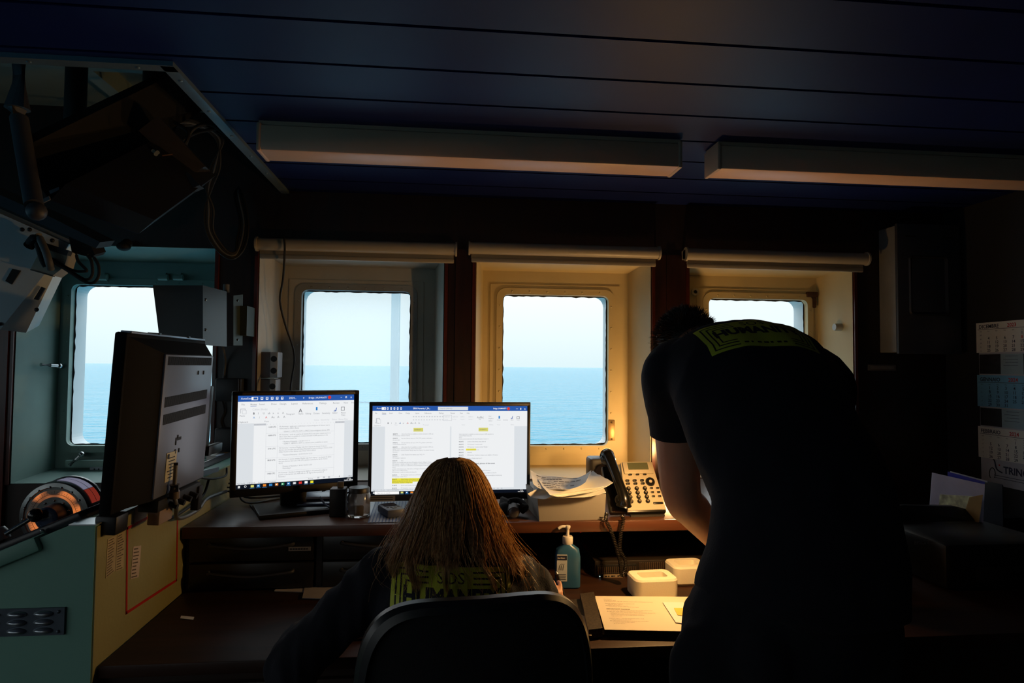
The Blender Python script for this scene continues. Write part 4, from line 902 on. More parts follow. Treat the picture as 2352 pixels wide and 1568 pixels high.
# left monitor: 19 inch, turned to the right
pc = at_y(683, 1010, 2.235); Z0 = ZS
M1 = Matrix.Translation((pc.x, 2.235, ZS)) @ Matrix.Rotation(R(22), 4, 'Z')
root = thing('desk_monitor', 'smaller squarish desk monitor standing higher at the left of the screens', 'monitor', M=M1)
sw, sh = .376, .301; zc = pc.z - ZS
m = loc_mb(root); zb = zc - sh / 2; m.box((0, .022, zc - .004), (sw + .030, .040, sh + .036), 0, .006)
for a in (('t', 0, zc + sh / 2 + .006, sw + .034, .013), ('b', 0, zc - sh / 2 - .012, sw + .034, .025), ('l', -sw / 2 - .008, zc - .003, .017, sh + .034), ('r', sw / 2 + .008, zc - .003, .017, sh + .034)): m.box((a[1], 0, a[2]), (a[3], .012, a[4]), 0, .002)
m.build('bezel', BLK, root)
m = loc_mb(root); m.box((-.10, -.0062, zc + sh / 2 + .006), (.15, .0006, .008)); m.box((.04, -.0062, zc + sh / 2 + .006), (.1, .0006, .008)); m.build('label_strip', mat('brown_strip', (58, 48, 44), .5), root)
m = loc_mb(root); m.box((.15, -.0062, zc - sh / 2 - .014), (.003, .001, .004)); m.build('power_light', emit('blue_led', (40, 80, 255), 2.0), root)
m = loc_mb(root); s = Screen(m, sw, sh, -sw / 2, zc - sh / 2); s.r(0, 0, 1, 1, CAN)
s.r(.135, .30, .915, .952, WHI, 1); ribbon(s, False)
for i in range(30): s.r(.14 + i * .026, .312, .141 + i * .026, .322, GT, 3)
s.r(.135, .306, .235, .326, PG, 2); s.r(.83, .306, .915, .326, PG, 2)
rows = [(.325, .415), (.415, .56), (.56, .685), (.685, .83), (.83, .925)]
ti = ['11:09 UTC', '16:00 UTC', '17:41 UTC', '18:53 UTC', '19:00 UTC']; li = 0
cnts = [4, 6, 5, 6, 3]
for (a, b), tt, n in zip(rows, ti, cnts):
    s.r(.235, b - .0009, .825, b + .0009, PG, 3)
    s.t(tt, .25, a + .03, .022, DT, bold=.015, sx=.85); z = a + .027
    for q in range(n):
        tx = DOC[li]; li += 1
        if tx: s.t(tx, .345 + (.03 if tx[0] == '*' else 0), z, .0205, GT, sx=.82)
        z += .0215 if tx else .013
for xx in (.235, .330, .825): s.r(xx - .0007, .325, xx + .0007, .925, PG, 3)
s.t('Page 2 of 6    1138 words      English (United Kingdom)', .01, .947, .022, GT, sx=.8); s.t('Focus', .60, .945, .022, GT)
for q in (.68, .73, .775): s.r(q, .925, q + .018, .943, PG, 3)
s.r(.83, .934, .94, .936, PG, 3); s.r(.875, .926, .879, .944, DT, 4); s.t('100 %', .955, .944, .02, GT)
taskbar(s, False)
m.build('screen', SCR, root)
m = loc_mb(root); m.box((0, .055, .10), (.085, .03, .20), 0, .006); m.build('stand_neck', BLK, root)
m = loc_mb(root); m.box((.0, .02, .008), (.25, .19, .016), 0, .007); m.build('stand_base', BLK, root)
# right monitor: 24 inch wide screen
pc = at_y(1035, 1035, 2.24)
M2 = Matrix.Translation((pc.x, 2.24, ZS)) @ Matrix.Rotation(R(1.5), 4, 'Z')
root = thing('desk_monitor', 'wide desk monitor behind the head of the seated person', 'monitor', M=M2)
sw, sh = .531, .299; pz = at_y(1035, 1032, 2.24).z - ZS; zc = pz
m = loc_mb(root); m.box((0, .02, zc - .003), (sw + .018, .034, sh + .03), 0, .006)
for a in ((0, zc + sh / 2 + .007, sw + .022, .013), (0, zc - sh / 2 - .011, sw + .022, .022), (-sw / 2 - .0055, zc, .011, sh + .02), (sw / 2 + .0055, zc, .011, sh + .02)): m.box((a[0], 0, a[1]), (a[2], .012, a[3]), 0, .002)
m.build('bezel', BLK, root)
m = loc_mb(root); m.box((-sw / 2 + .033, -.0066, zc - sh / 2 - .013), (.094, .0012, .019)); 
for i in range(2): m.box((-sw / 2 + .035, -.0074, zc - sh / 2 - .009 - i * .007), (.075, .0006, .0025), 1)
m.build('paper_label', [mat('grey_taped_note', (110, 110, 114), .6), INK], root)
m = loc_mb(root); s = Screen(m, sw, sh, -sw / 2, zc - sh / 2); s.r(0, 0, 1, 1, CAN)
s.r(.08, .235, .495, .94, WHI, 1); s.r(.503, .235, .915, .94, WHI, 1); ribbon(s, True)
s.r(.26, .252, .322, .293, PY, 3); s.t('HUMANITY 1', .291, .278, .019, DT, 'CENTER', sx=.8); s.r(.68, .252, .742, .293, PY, 3); s.t('HUMANITY 1', .711, .278, .019, DT, 'CENTER', sx=.8)
rs = random.Random(3); src = [d for d in DOC if d and d[0] != '*']
def para(x, z, n, w_, bold=False, hl=False):
    for i in range(n):
        tx = rs.choice(src)[:int(78 * (w_ / .315))]
        if i == n - 1: tx = tx[:rs.randint(10, 50)]
        if i == 0: s.t('0%d:%02dUTC' % (rs.randint(4, 9), rs.randint(10, 59)), x, z, .0165, DT, bold=.02, sx=.8); s.t('-', x + .042, z, .0165, GT); xx = x + .055; tx = tx[:len(tx) * 10 // 12]
        else: xx = x
        if hl: s.r(x - .002, z - .017, (x + w_) if i < n - 1 else xx + len(tx) * .0035, z + .004, YW, 3)
        s.t(tx, xx, z, .0175, DT if hl else GT, sx=.79)
        z += .0185
    return z + .0125
z = .325
for n in (2, 2, 2, 4, 3): z = para(.13, z, n, .315)
z = para(.13, z, 8, .315); z = para(.13, z, 2, .315); z = para(.13, z, 3, .315, hl=True); z = para(.13, z, 1, .315); z = para(.13, z, 2, .315)
z = .33
for i in range(4): s.t(rs.choice(src)[:76 if i < 3 else 60], .553, z, .0175, GT, sx=.77); z += .0185
z += .012
for i, n in enumerate((1, 1, 1, 1, 1, 3)):
    if i == 3: s.r(.600, z - .017, .665, z + .004, YW, 3)
    z = para(.553, z, n, .30)
s.t('To be collected, photos of the event', .605, z + .03, .022, DT, bold=.02)
for i, tx in enumerate(('MV MV Humanity 1', '* sat phone 0088 16 22 456 78', '* Staff bridge humanity@sos-humanity.org')): s.t(tx, .70, z + .11 + i * .028, .0175, GT, sx=.8)
s.t('Page 4 of 4    7128 words    English (United Kingdom)', .01, .955, .0165, GT, sx=.8)
for q in (.78, .805, .83): s.r(q, .945, q + .01, .957, PG, 3)
taskbar(s, True)
m.build('screen', SCR, root)
m = loc_mb(root); m.box((0, .05, .06), (.09, .03, .12), 0, .006); m.build('stand_neck', BLK, root)
m = loc_mb(root); m.box((0, .04, .007), (.24, .19, .014), 0, .006); m.build('stand_base', BLK, root)
# ------------------------------------------------------------------ small things on the shelf
e = .0008
def paper(name, lab, corners, z, th, matl, lines=0, cat='paper', group=None, curl=0.0, parent=None, imat=None):
    q = [V((p.x, p.y, z)) for p in [at_z(px, py, z) for px, py in corners]]
    m = MB()
    def fn(u, v, dz=0):
        p = q[0].lerp(q[1], u).lerp(q[3].lerp(q[2], u), v); c = curl * (abs(u - .5) * 2) ** 3 * (1 if u > .5 else .6) + curl * .3 * noise.noise(V((u * 3, v * 3, z * 50))); return V((p.x, p.y, p.z + max(0, c) + dz))
    m.grid(lambda u, v: fn(u, v, th), 10, 8); m.grid(lambda u, v: fn(u, v, 0), 10, 8)
    n = 10; ed = [(i / n, 0) for i in range(n)] + [(1, i / 8) for i in range(8)] + [(1 - i / n, 1) for i in range(n)] + [(0, 1 - i / 8) for i in range(8)]
    for i in range(len(ed)):
        a, b = ed[i], ed[(i + 1) % len(ed)]; m.quad(fn(*a, 0), fn(*b, 0), fn(*b, th), fn(*a, th))
    rr = random.Random(len(lab))
    for i in range(lines):
        v0 = .08 + .86 * i / lines; v1 = v0 + .35 * .86 / lines; u1 = rr.uniform(.45, .9)
        k = 8
        for j in range(k):
            a, b = .1 + (u1 - .1) * j / k, .1 + (u1 - .1) * (j + .86) / k
            m.quad(fn(a, v0, th + .0004), fn(b, v0, th + .0004), fn(b, v1, th + .0004), fn(a, v1, th + .0004), 1)
    o = m.build(name, [matl, imat or mat('printed_text', (96, 96, 100), .8, var=0)], parent)
    if parent is None: props(o, lab, cat, group)
    return o
paper('striped_sheet', 'striped blue and white sheet under the handheld device on the shelf', [(845, 1200), (1000, 1197), (1000, 1150), (862, 1152)], ZS + .001, .001, mat('pale_blue_grey_sheet', (150, 160, 176), .6))
o = bpy.data.objects['striped_sheet']; m = MB()
for i in range(20):
    t = i / 20; a = at_z(845 + 155 * t, 1200 - 3 * t, ZS + .0022); b = at_z(862 + 138 * t, 1152 - 2 * t, ZS + .0022); m.quad(a, a + V((.004, 0, 0)), b + V((.003, 0, 0)), b)
WM[o.name] = Matrix(); m.build('dark_stripes', mat('blue_stripe', (60, 84, 130), .6), o)
gp = at_z(897, 1186, ZS); root = thing('handheld_gps', 'small grey handheld device lying on the striped sheet', 'device', (gp.x, gp.y + .02, ZS + .0022), rz=R(24))
m = loc_mb(root); m.box((0, 0, .014), (.062, .105, .027), 0, .008); m.build('body', mat('grey_blue_body', (66, 72, 86), .45), root)
m = loc_mb(root); m.box((0, .022, .0285), (.042, .042, .001)); m.build('display', mat('dark_display', (20, 26, 44), .15), root)
m = loc_mb(root)
for i in range(4): m.box((-.018 + .012 * i, -.018, .0283), (.008, .005, .0014), 0, .0005)
m.box((0, -.03, .0283), (.014, .010, .0014), 0, .0005); m.build('buttons', BLK, root)
# headlamp
hp = at_z(1180, 1192, ZS); root = thing('headlamp', 'black headlamp with clear lens lying in front of the wide monitor', 'headlamp', (hp.x, hp.y, ZS))
m = MB(WM[root.name]); rs2 = random.Random(5)
for i in range(5): m.tube([(-.045 + .01 * i, .03, .012 + .008 * i), (-.03, .07 + .004 * i, .035 + .003 * i), (.02, .075, .045 - .004 * i), (.045, .045, .03), (.03, .02, .02 + .004 * i)], .009, 8)
m.ball((-.02, .04, .025), .025, 0, 12, (1.2, 1, .9)); m.build('strap', mat('black_webbing', (14, 14, 16), .9, bump=.4), root)
m = MB(WM[root.name]); m.cyl((.0, .0, .021), (.0, .03, .026), .019, .022, 20); m.box((.0, .035, .026), (.05, .02, .032), 0, .006); m.build('lamp_housing', BLK, root)
def clearmat(name, tint, rough=.05):
    m = bpy.data.materials.new(name); m.use_nodes = True; b = m.node_tree.nodes['Principled BSDF']; b.inputs['Base Color'].default_value = (*tint, 1); b.inputs['Transmission Weight'].default_value = .92; b.inputs['Roughness'].default_value = rough; b.inputs['IOR'].default_value = 1.4; return m
m = MB(WM[root.name]); m.ball((0, -.003, .021), .0165, 0, 18, (1, .5, 1)); m.build('lens', clearmat('clear_lens', (.8, .78, .8)), root)
# white cardboard box with loose papers
pa = at_z(1240, 1199, ZS); pb = at_z(1387, 1191, ZS); wbx = pb.x - pa.x; hb = .082
ang = math.atan2(pb.y - pa.y, wbx)
root = thing('cardboard_box', 'white cardboard box holding loose papers beside the telephone', 'box', ((pa.x + pb.x) / 2, (pa.y + pb.y) / 2 + .001, ZS), rz=ang * .4)
m = loc_mb(root); WBX = mat('off_white_card', (116, 112, 106), .7, var=.05, bump=.1)
m.add([V(p) for p in ((-wbx / 2, 0, 0), (wbx / 2, 0, 0), (wbx / 2, .27, 0), (-wbx / 2, .27, 0), (-wbx / 2 - .008, -.003, hb), (wbx / 2 + .004, -.003, hb), (wbx / 2 + .004, .275, hb), (-wbx / 2 - .008, .275, hb),
     (-wbx / 2 + .002, .003, hb), (wbx / 2 - .002, .003, hb), (wbx / 2 - .002, .268, hb), (-wbx / 2 + .002, .268, hb), (-wbx / 2 + .002, .003, .003), (wbx / 2 - .002, .003, .003), (wbx / 2 - .002, .268, .003), (-wbx / 2 + .002, .268, .003))],
     [(0, 1, 2, 3), (0, 1, 5, 4), (1, 2, 6, 5), (2, 3, 7, 6), (3, 0, 4, 7), (4, 5, 9, 8), (5, 6, 10, 9), (6, 7, 11, 10), (7, 4, 8, 11), (8, 9, 13, 12), (9, 10, 14, 13), (10, 11, 15, 14), (11, 8, 12, 15), (12, 13, 14, 15)])
m.build('tray', WBX, root)
m = loc_mb(root); m.box((0, .137, .072), (wbx - .012, .255, .015), 0, .001); m.build('inner_paper_block', PAPER, root)
zt_ = ZS + hb + .002
sheets = [([(1222, 1146), (1392, 1140), (1378, 1112), (1228, 1108)], 'lowest loose sheet on the white cardboard box'), ([(1212, 1142), (1270, 1149), (1395, 1128), (1300, 1100)], 'loose sheet poking out at the left corner of the white box'),
          ([(1262, 1147), (1408, 1124), (1362, 1098), (1235, 1112)], 'loose sheet whose corner reaches the telephone handset'), ([(1225, 1125), (1345, 1128), (1358, 1103), (1218, 1092)], 'topmost curling sheet on the white cardboard box')]
for i, (c, lab) in enumerate(sheets): paper('loose_sheet', lab, c, zt_ + i * .006, .0006, PAPER, 7 if i == 3 else 0, group='loose papers on the cardboard box', curl=.012 + .006 * i)
# loudspeaker
sp_ = at_z(1381, 1128, ZS); ysp = sp_.y
root = thing('computer_speaker', 'small black computer speaker standing behind the telephone handset', 'speaker', (at_y(1380, 1100, 2.47).x, 2.47, ZS))
m = loc_mb(root); m.box((0, .045, .069), (.083, .09, .138), 0, .012); m.build('cabinet', mat('brown_black_plastic', (40, 32, 28), .4), root)
m = loc_mb(root); m.lathe([(.031, -.002), (.033, .002), (.030, .003), (.0285, -.001)], V((.006, 0, .085)), V((0, -1, 0)), 30); m.lathe([(.0285, -.001), (.02, .004), (.0, .008)], V((.006, 0, .085)), V((0, -1, 0)), 30, 1); m.build('cone', [mat('dark_ring', (60, 52, 44), .35, .4), mat('grey_brown_cone', (120, 104, 88), .5)], root)
m = loc_mb(root); m.box((.018, -.001, .022), (.003, .002, .003)); m.build('power_light', emit('blue_led', (40, 80, 255), 2.0), root)
# telephone
pl = at_z(1442, 1189, ZS); pr_ = at_z(1531, 1185, ZS)
tilt = R(52); pw = (pr_.x - pl.x)
root = thing('desk_telephone', 'desk telephone with beige face and black keys on the shelf under the middle window', 'telephone', ((pl.x + pr_.x) / 2, (pl.y + pr_.y) / 2, ZS), rz=R(2))
TF = WM[root.name] @ Matrix.Translation((0, .008, .021)) @ Matrix.Rotation(tilt, 4, 'X')      # face frame: x right, y up the face, z outwards
HW = pw / 2; HH = .178
FACE = mat('beige_grey_face', (176, 164, 142), .42, var=.04); KEY = mat('black_key', (16, 15, 14), .35); TBASE = mat('dark_grey_base', (44, 42, 40), .45)
m = MB(TF); m.add([V(p) for p in ((-HW, 0, 0), (HW, 0, 0), (HW * .86, HH, 0), (-HW * .80, HH, 0), (-HW, 0, -.018), (HW, 0, -.018), (HW * .86, HH, -.018), (-HW * .80, HH, -.018))], [(0, 1, 2, 3), (4, 7, 6, 5), (0, 4, 5, 1), (1, 5, 6, 2), (2, 6, 7, 3), (3, 7, 4, 0)])
m.box((HW * .03, HH * .87, .003), (HW * 1.55, HH * .26, .008), 0, .004); m.build('face', FACE, root)
m = MB(TF); m.box((-HW * 1.0 - .028, HH * .45, -.012), (.056, HH * .98, .024), 0, .008); m.box((0, .0, -.012), (HW * 2.02, .014, .024), 0, .005); m.build('cradle', KEY, root)
m = MB(WM[root.name]); m.prism([(-HW * .8, .004, 0), (HW * .9, .004, 0), (HW * .9, .12, 0), (-HW * .8, .12, 0)], (0, 0, .006)); m.prism([(-HW * .6, .06, .004), (HW * .6, .06, .004), (HW * .6, .1, .12), (-HW * .6, .1, .12)], (0, .012, 0)); m.build('stand', TBASE, root)
m = MB(TF); m.box((.002, HH * .895, .0075), (HW * 1.05, HH * .15, .002)); m.build('display', mat('lcd_olive', (88, 92, 70), .2), root)
for i in range(3): MB(TF).box((-HW * .45 + i * HW * .38, HH * .725, .004), (.012, .006, .006), 0, .002).build('soft_key', KEY, root)
for j in range(2):
    for i in range(3): MB(TF).box((-HW * .66 + i * HW * .38, HH * (.60 - .065 * j), .003), (.013, .007, .008), 0, .002).build('memory_key', KEY, root)
for j in range(4):
    for i in range(3):
        m = MB(TF); m.lathe([(0, .006), (.0055, .006), (.0072, .004), (.0075, 0)], V((-HW * .68 + i * HW * .42, HH * (.44 - .088 * j), 0)), V((0, 0, 1)), 14); m.lathe([(0, .0065), (.0035, .0064)], V((-HW * .68 + i * HW * .42, HH * (.44 - .088 * j), 0)), V((0, 0, 1)), 10, 1); m.build('number_key', [KEY, mat('worn_key_top', (110, 100, 84), .4)], root)
    for i in range(2):
        if j < 3: MB(TF).box((HW * (.50 + .32 * i), HH * (.44 - .085 * j), .002), (.011, .006, .006), 0, .002).build('function_key', KEY, root)
MB(TF).box((HW * .66, HH * .13, .002), (.034, .007, .006), 0, .002).build('wide_key', KEY, root)
m = MB(TF); c_ = V((HW * .52, HH * .575, .0)); m.lathe([(.006, .003), (.006, .005), (.015, .005), (.0165, .0)], c_, V((0, 0, 1)), 24); m.lathe([(0, .006), (.0055, .006), (.0055, 0)], c_, V((0, 0, 1)), 16, 1); m.build('navigation_key', [KEY, FACE], root)
m = MB(TF); hx = -HW - .028; 
def hs(t): return .016 + .010 * (abs(t - .5) * 2) ** 2.2
pts = [V((hx - .012, HH * 1.06, .03)), V((hx - .012, HH * .98, .045)), V((hx - .004, HH * .7, .05)), V((hx + .004, HH * .4, .05)), V((hx + .012, HH * .12, .045)), V((hx + .012, HH * .02, .03))]
m.tube(pts, lambda t: hs(t), 16, sub=6); m.ball(pts[1] + V((0, 0, -.012)), .027, 0, 16, (1, .9, .8)); m.ball(pts[4] + V((0, 0, -.012)), .028, 0, 16, (1, .9, .8)); m.build('handset', mat('glossy_black', (12, 12, 12), .22), root)
def coil(pts, r, turns, wr):
    P_ = spline(pts, 40); n = len(P_); out = []
    L_ = sum((P_[i + 1] - P_[i]).length for i in range(n - 1)); N_ = turns * 8; acc = [0]
    for i in range(n - 1): acc.append(acc[-1] + (P_[i + 1] - P_[i]).length)
    k = 0
    for j in range(N_ + 1):
        s_ = L_ * j / N_
        while k < n - 2 and acc[k + 1] < s_: k += 1
        f = (s_ - acc[k]) / max(1e-9, acc[k + 1] - acc[k]); p = P_[k].lerp(P_[k + 1], f); a, b, _ = frame_from(P_[k + 1] - P_[k], V((.3, .9, .1)))
        t = 2 * PI * j / 8; out.append(p + (a * math.cos(t) + b * math.sin(t)) * r)
    m = MB(); m.tube(out, wr, 5, sub=1); return m
yc_ = YS - .028
hb_ = at_y(1424, 1180, yc_)
m = coil([at_y(1393, 1178, yc_ + .02), at_y(1392, 1195, yc_), at_y(1402, 1215, yc_), at_y(1412, 1245, yc_), at_y(1424, 1290, yc_), at_y(1428, 1322, yc_), at_y(1436, 1305, yc_), at_y(1436, 1285, yc_), at_y(1424, 1262, yc_), at_y(1426, 1225, yc_), at_y(1432, 1195, yc_), at_y(1428, 1184, yc_ + .01)], .0052, 78, .0016)
m.build('coiled_cord', mat('cord_black', (26, 23, 20), .3), root)
# odds and ends between the monitors
p = at_z(728, 1186, ZS); root = thing('clipboard_stack', 'blue lit folders stacked behind the stand of the left desk monitor', 'folder', (p.x, p.y + .1, ZS), rz=R(4))
for i in range(3): m = loc_mb(root); m.box((.01 * i, .01 + .045 * i, .006 + .014 * i), (.20 - .01 * i, .14, .009), 0, .003); m.build('folder', mat('blue_lit_folder_%d' % i, ((60, 72, 110), (40, 48, 84), (84, 96, 134))[i], .3), root)  # blue light on the papers put into the folder colours
p = at_z(772, 1190, ZS); root = thing('pen_cup', 'black square cup between the two desk monitors', 'cup', (p.x, p.y + .02, ZS)); m = loc_mb(root)
m.box((0, .02, .045), (.05, .05, .09), 0, .003); m.build('cup', BLK, root); m = loc_mb(root); m.box((.006, .02, .10), (.02, .008, .02), 0, .002); m.build('card', mat('grey_card', (90, 86, 80), .6), root)
p = at_z(820, 1192, ZS); root = thing('glass_jar', 'dim glass jar with a dark lid beside the black square cup', 'jar', (p.x, p.y + .03, ZS)); 
m = loc_mb(root); m.lathe([(.0, .001), (.033, .001), (.036, .006), (.036, .07), (.031, .078), (.030, .078), (.034, .069), (.034, .008), (.0, .004)], V((0, .012, 0)), seg=28); m.build('glass', clearmat('smoky_glass', (.55, .52, .5), .12), root)
m = loc_mb(root); m.lathe([(0, .094), (.032, .094), (.034, .09), (.034, .078), (0, .0785)], V((0, .012, 0)), seg=28); m.build('lid', BLK, root)
m = loc_mb(root); m.box((0, .012, .02), (.03, .02, .03), 0, .004); m.build('contents', mat('tan_scraps', (120, 92, 64), .7, var=.4, vs_=60), root)
for i, (pts, lab) in enumerate((([(740, 1128), (760, 1122), (790, 1133), (812, 1128), (832, 1140)], 'thin black cable between the desk monitors, upper'), ([(735, 1140), (742, 1152), (752, 1162), (770, 1165)], 'thin grey cable curling below the left desk monitor'))):
    cable('desk_cable', [at_y(x, y, 2.30 - .08 * i) for x, y in pts] , .003, RUBBER if i == 0 else mat('blue_grey_lead', (110, 120, 140), .4), lab, group='thin leads between the desk monitors')
cable('stand_cable', [at_z(575, 1160, ZS + .004), at_z(590, 1172, ZS + .004), at_z(620, 1166, ZS + .004), at_z(655, 1160, ZS + .004)], .0035, RUBBER, 'short black cable lying left of the left monitor stand')
# adapter sheet at shelf left
# ------------------------------------------------------------------ things on the desk below the shelf
def bottle():
    bx = at_z(1306, 1352, ZD); root = thing('sanitiser_bottle', 'blue hand sanitiser pump bottle standing on the desk under the shelf', 'bottle', (bx.x, bx.y + .02, ZD), rz=R(-6))
    m = loc_mb(root); prof = [(.0, .036, .018), (.004, .040, .022), (.095, .040, .022), (.118, .036, .020), (.132, .018, .016), (.136, .014, .014)]
    n = 28; vs_ = []
    for z, a, b in prof:
        for i in range(n):
            t = 2 * PI * i / n; c, s_ = math.cos(t), math.sin(t); pw_ = .55 if a > .03 else .9
            vs_.append(V((a * math.copysign(abs(c) ** pw_, c), b * math.copysign(abs(s_) ** pw_, s_), z)))
    fs = [(k * n + i, k * n + (i + 1) % n, (k + 1) * n + (i + 1) % n, (k + 1) * n + i) for k in range(len(prof) - 1) for i in range(n)] + [tuple(range(n))]
    m.add(vs_, fs, 0, True)
    bm_ = mat('sanitiser_blue', (50, 98, 138), .3, var=.03); bm_.node_tree.nodes['Principled BSDF'].inputs['Transmission Weight'].default_value = .25
    m.build('body', bm_, root)
    m = loc_mb(root); m.lathe([(.0155, .134), (.0165, .136), (.0165, .155), (.0145, .158), (.006, .158), (.005, .162), (.005, .180), (.004, .181)], V((0, 0, 0)), seg=24); m.lathe([(.0, .181), (.007, .181), (.009, .186), (.008, .191), (0, .192)], V((0, 0, 0)), seg=18)
    m.tube([(0, 0, .187), (-.018, -.003, .188), (-.030, -.005, .182)], .0045, 10); m.build('pump', mat('white_pump', (208, 204, 198), .35), root)
    m = loc_mb(root); m.box((-.019, -.0225, .065), (.032, .001, .082)); 
    m.box((-.019, -.0232, .096), (.030, .0006, .014), 1); 
    for i in range(3): m.box((-.019, -.0232, .045 - i * .007), (.024, .0006, .003), 2)
    m.text('Sterillium', (-.033, -.0237, .0935), V((1, 0, 0)), V((0, 0, 1)), .0075, 3, sx=.8)
    for i in range(3): m.tube([(-.028 + .006 * i, -.0232, .058), (-.026 + .006 * i, -.0236, .072), (-.020 + .004 * i, -.0232, .078)], .0008, 5, 2)
    m.build('label', [mat('bottle_label', (182, 190, 196), .5), mat('label_navy', (24, 34, 60), .5), mat('label_grey', (90, 96, 110), .5), PAPER], root)
bottle()
# radio computer
p = at_z(1366, 1374, ZD); x0 = p.x; y0_ = YS + .06
p0 = at_y(1366, 1288, y0_); p1 = at_y(1366, 1370, y0_); x0 = p0.x; z1 = p0.z; x1 = .975; 
root = thing('radio_unit', 'black rack radio unit with vent grille under the shelf behind the bottle', 'radio', ((x0 + x1) / 2, y0_, ZD))
m = MB(); m.b2((x0, y0_, ZD + .001), (x1, y0_ + .3, z1), 0, .004); m.build('case', mat('brown_black_case', (34, 28, 24), .4, var=.1), root)
m = MB(); m.b2((x0 + .005, y0_ - .004, z1 - .032), (x0 + .14, y0_ + .001, z1 - .012), 0, .001); m.b2((x0 + .005, y0_ - .004, ZD + .008), (x0 + .14, y0_ + .001, z1 - .036), 0, .001); m.build('front_panel', BLK, root)
m = MB()
for i in range(44): m.b2((x0 + .15 + i * .0066, y0_ - .004, z1 - .034), (x0 + .1535 + i * .0066, y0_ + .001, z1 - .008))
for i in range(20): m.b2((x0 + .01 + i * .0066, y0_ - .0045, ZD + .012), (x0 + .0135 + i * .0066, y0_ - .003, ZD + .035), 0)
m.build('vent_grille', mat('grille_brown', (70, 56, 44), .4), root)
m = MB(); m.b2((x0 + .028, y0_ - .0052, z1 - .054), (x0 + .098, y0_ - .004, z1 - .043)); 
for i, w_ in enumerate((.009, .006, .010, .004, .008, .007)): m.b2((x0 + .033 + i * .0105, y0_ - .0056, z1 - .0515), (x0 + .033 + i * .0105 + w_ * .85, y0_ - .0052, z1 - .0465), 1)
m.build('tape_label', [mat('tan_label', (150, 132, 108), .6), INK], root) # m.build('tape_label', [mat('tan_label', (150, 132, 108), .6), INK], root)
m = MB(); m.ball((x0 + .016, y0_ - .005, z1 - .049), .0022, 0, 8); m.build('indicator', emit('pale_led', (220, 240, 230), .9), root)
p = at_y(1334, 1221, YS + .3); m = MB(); m.box(p + V((0, .006, 0)), (.012, .012, .008), 0, .002); m.ball(p, .0018, 1, 8); o = m.build('charger_plug', [BLK, emit('red_led', (255, 20, 10), 2.0)]); props(o, 'tiny black plug with a red light above the sanitiser bottle', 'plug')
o.location.y = 0
# foam blocks
FOAM = mat('white_foam', (228, 220, 200), .6, var=.03, bump=.2, bs=200); FOAM.node_tree.nodes['Principled BSDF'].inputs['Subsurface Weight'].default_value = .3; FOAM.node_tree.nodes['Principled BSDF'].inputs['Subsurface Radius'].default_value = (.02, .015, .01)
def foam(px, py, w_, d_, h_, rz, lab):
    p = at_z(px, py, ZD); root = thing('foam_holder', lab, 'foam block', (p.x, p.y, ZD), rz=rz, group='white foam holders under the shelf')
    m = loc_mb(root)
    o_ = lambda s_, z, r: [V((a, b + d_ / 2, z)) for a, b in rrect(w_ - s_, d_ - s_, r, 6)]
    Ls = [o_(.012, 0, .016), o_(.0, .008, .022), o_(0, h_ - .006, .022), o_(.008, h_, .018), o_(.05, h_, .01), o_(.052, h_ - .02, .01)]
    for i in range(5): m.ringface(Ls[i], Ls[i + 1])
    m.add(Ls[5], [tuple(range(len(Ls[5])))]); m.add(Ls[0], [tuple(range(len(Ls[0])))]); ob = m.build('block', FOAM, root)
    for pl_ in ob.data.polygons: pl_.use_smooth = True
    return root
foam(1512, 1380, .135, .10, .062, R(3), 'nearer white foam holder with a hollow top lit by the desk lamp')
foam(1592, 1346, .12, .10, .060, R(3), 'white foam holder half hidden behind the standing person')
# ring binder
zc_ = ZD
A = [at_z(x, y, zc_) for x, y in ((1384, 1462), (1690, 1468), (1672, 1372), (1366, 1374))]
root = thing('ring_binder', 'open black ring binder with plastic covered pages lying under the lamp', 'binder', (A[0] + A[2]) / 2 - V((0, 0, 0)))
m = MB(); m.prism([p for p in A], (0, 0, .006)); m.build('right_cover', BLK, root)
Bq = [at_z(x, y, zc_ + .004) for x, y in ((1352, 1466), (1384, 1462), (1364, 1376), (1332, 1380))]
m = MB(); m.prism(Bq, (0, 0, .022)); 
L0 = [Bq[0], Bq[0] + V((-.2, 0, -.004)), Bq[3] + V((-.2, 0, -.004)), Bq[3]]; m.prism(L0, (0, 0, .006)); m.build('spine', mat('speckled_spine', (52, 44, 36), .5, var=.8, vs_=160), root)
zz = zc_ + .0065
pg = [(1389, 1446), (1690, 1452), (1672, 1374), (1367, 1372)]
for i in range(3): paper('page_block', '', pg, zz + i * .005, .0045, mat('cream_page', (226, 216, 196), .35, var=.02), 0, parent=root)
o = paper('top_page', '', pg, zz + .0152, .0006, mat('cream_page', (226, 216, 196), .35, var=.02), 0, parent=root)
q = [at_z(x, y, zz + .0165) for x, y in pg]; m = MB()
ux = (q[1] - q[0]).normalized(); 
def pgp(u, v): return q[3].lerp(q[2], u).lerp(q[0].lerp(q[1], u), v)
TX = ['Humanity 1', 'emergency desk', 'Communication with all relevant actors and coordination centres', '', 'Rescue mission contacts in central area', '- MRCC duty officer', 'Weather and position reports', '- every hour on the hour when on scene', '', 'IMPORTANT Contacts', '1. In case of a distress case inform the bridge officer first', 'Bridge and deck officers contact lists available', '- radio room and rescue teams listen on channel 16 and 72', '- medical care unit ready for guests aboard', '- inform all centres by e-mail about position', '- log every call', '', 'Distress alert - contact by phone and e-mail', '- first contact in the area', 'All calls with coordination centres are recorded', '- a copy is sent to the office', '- fill in the form']
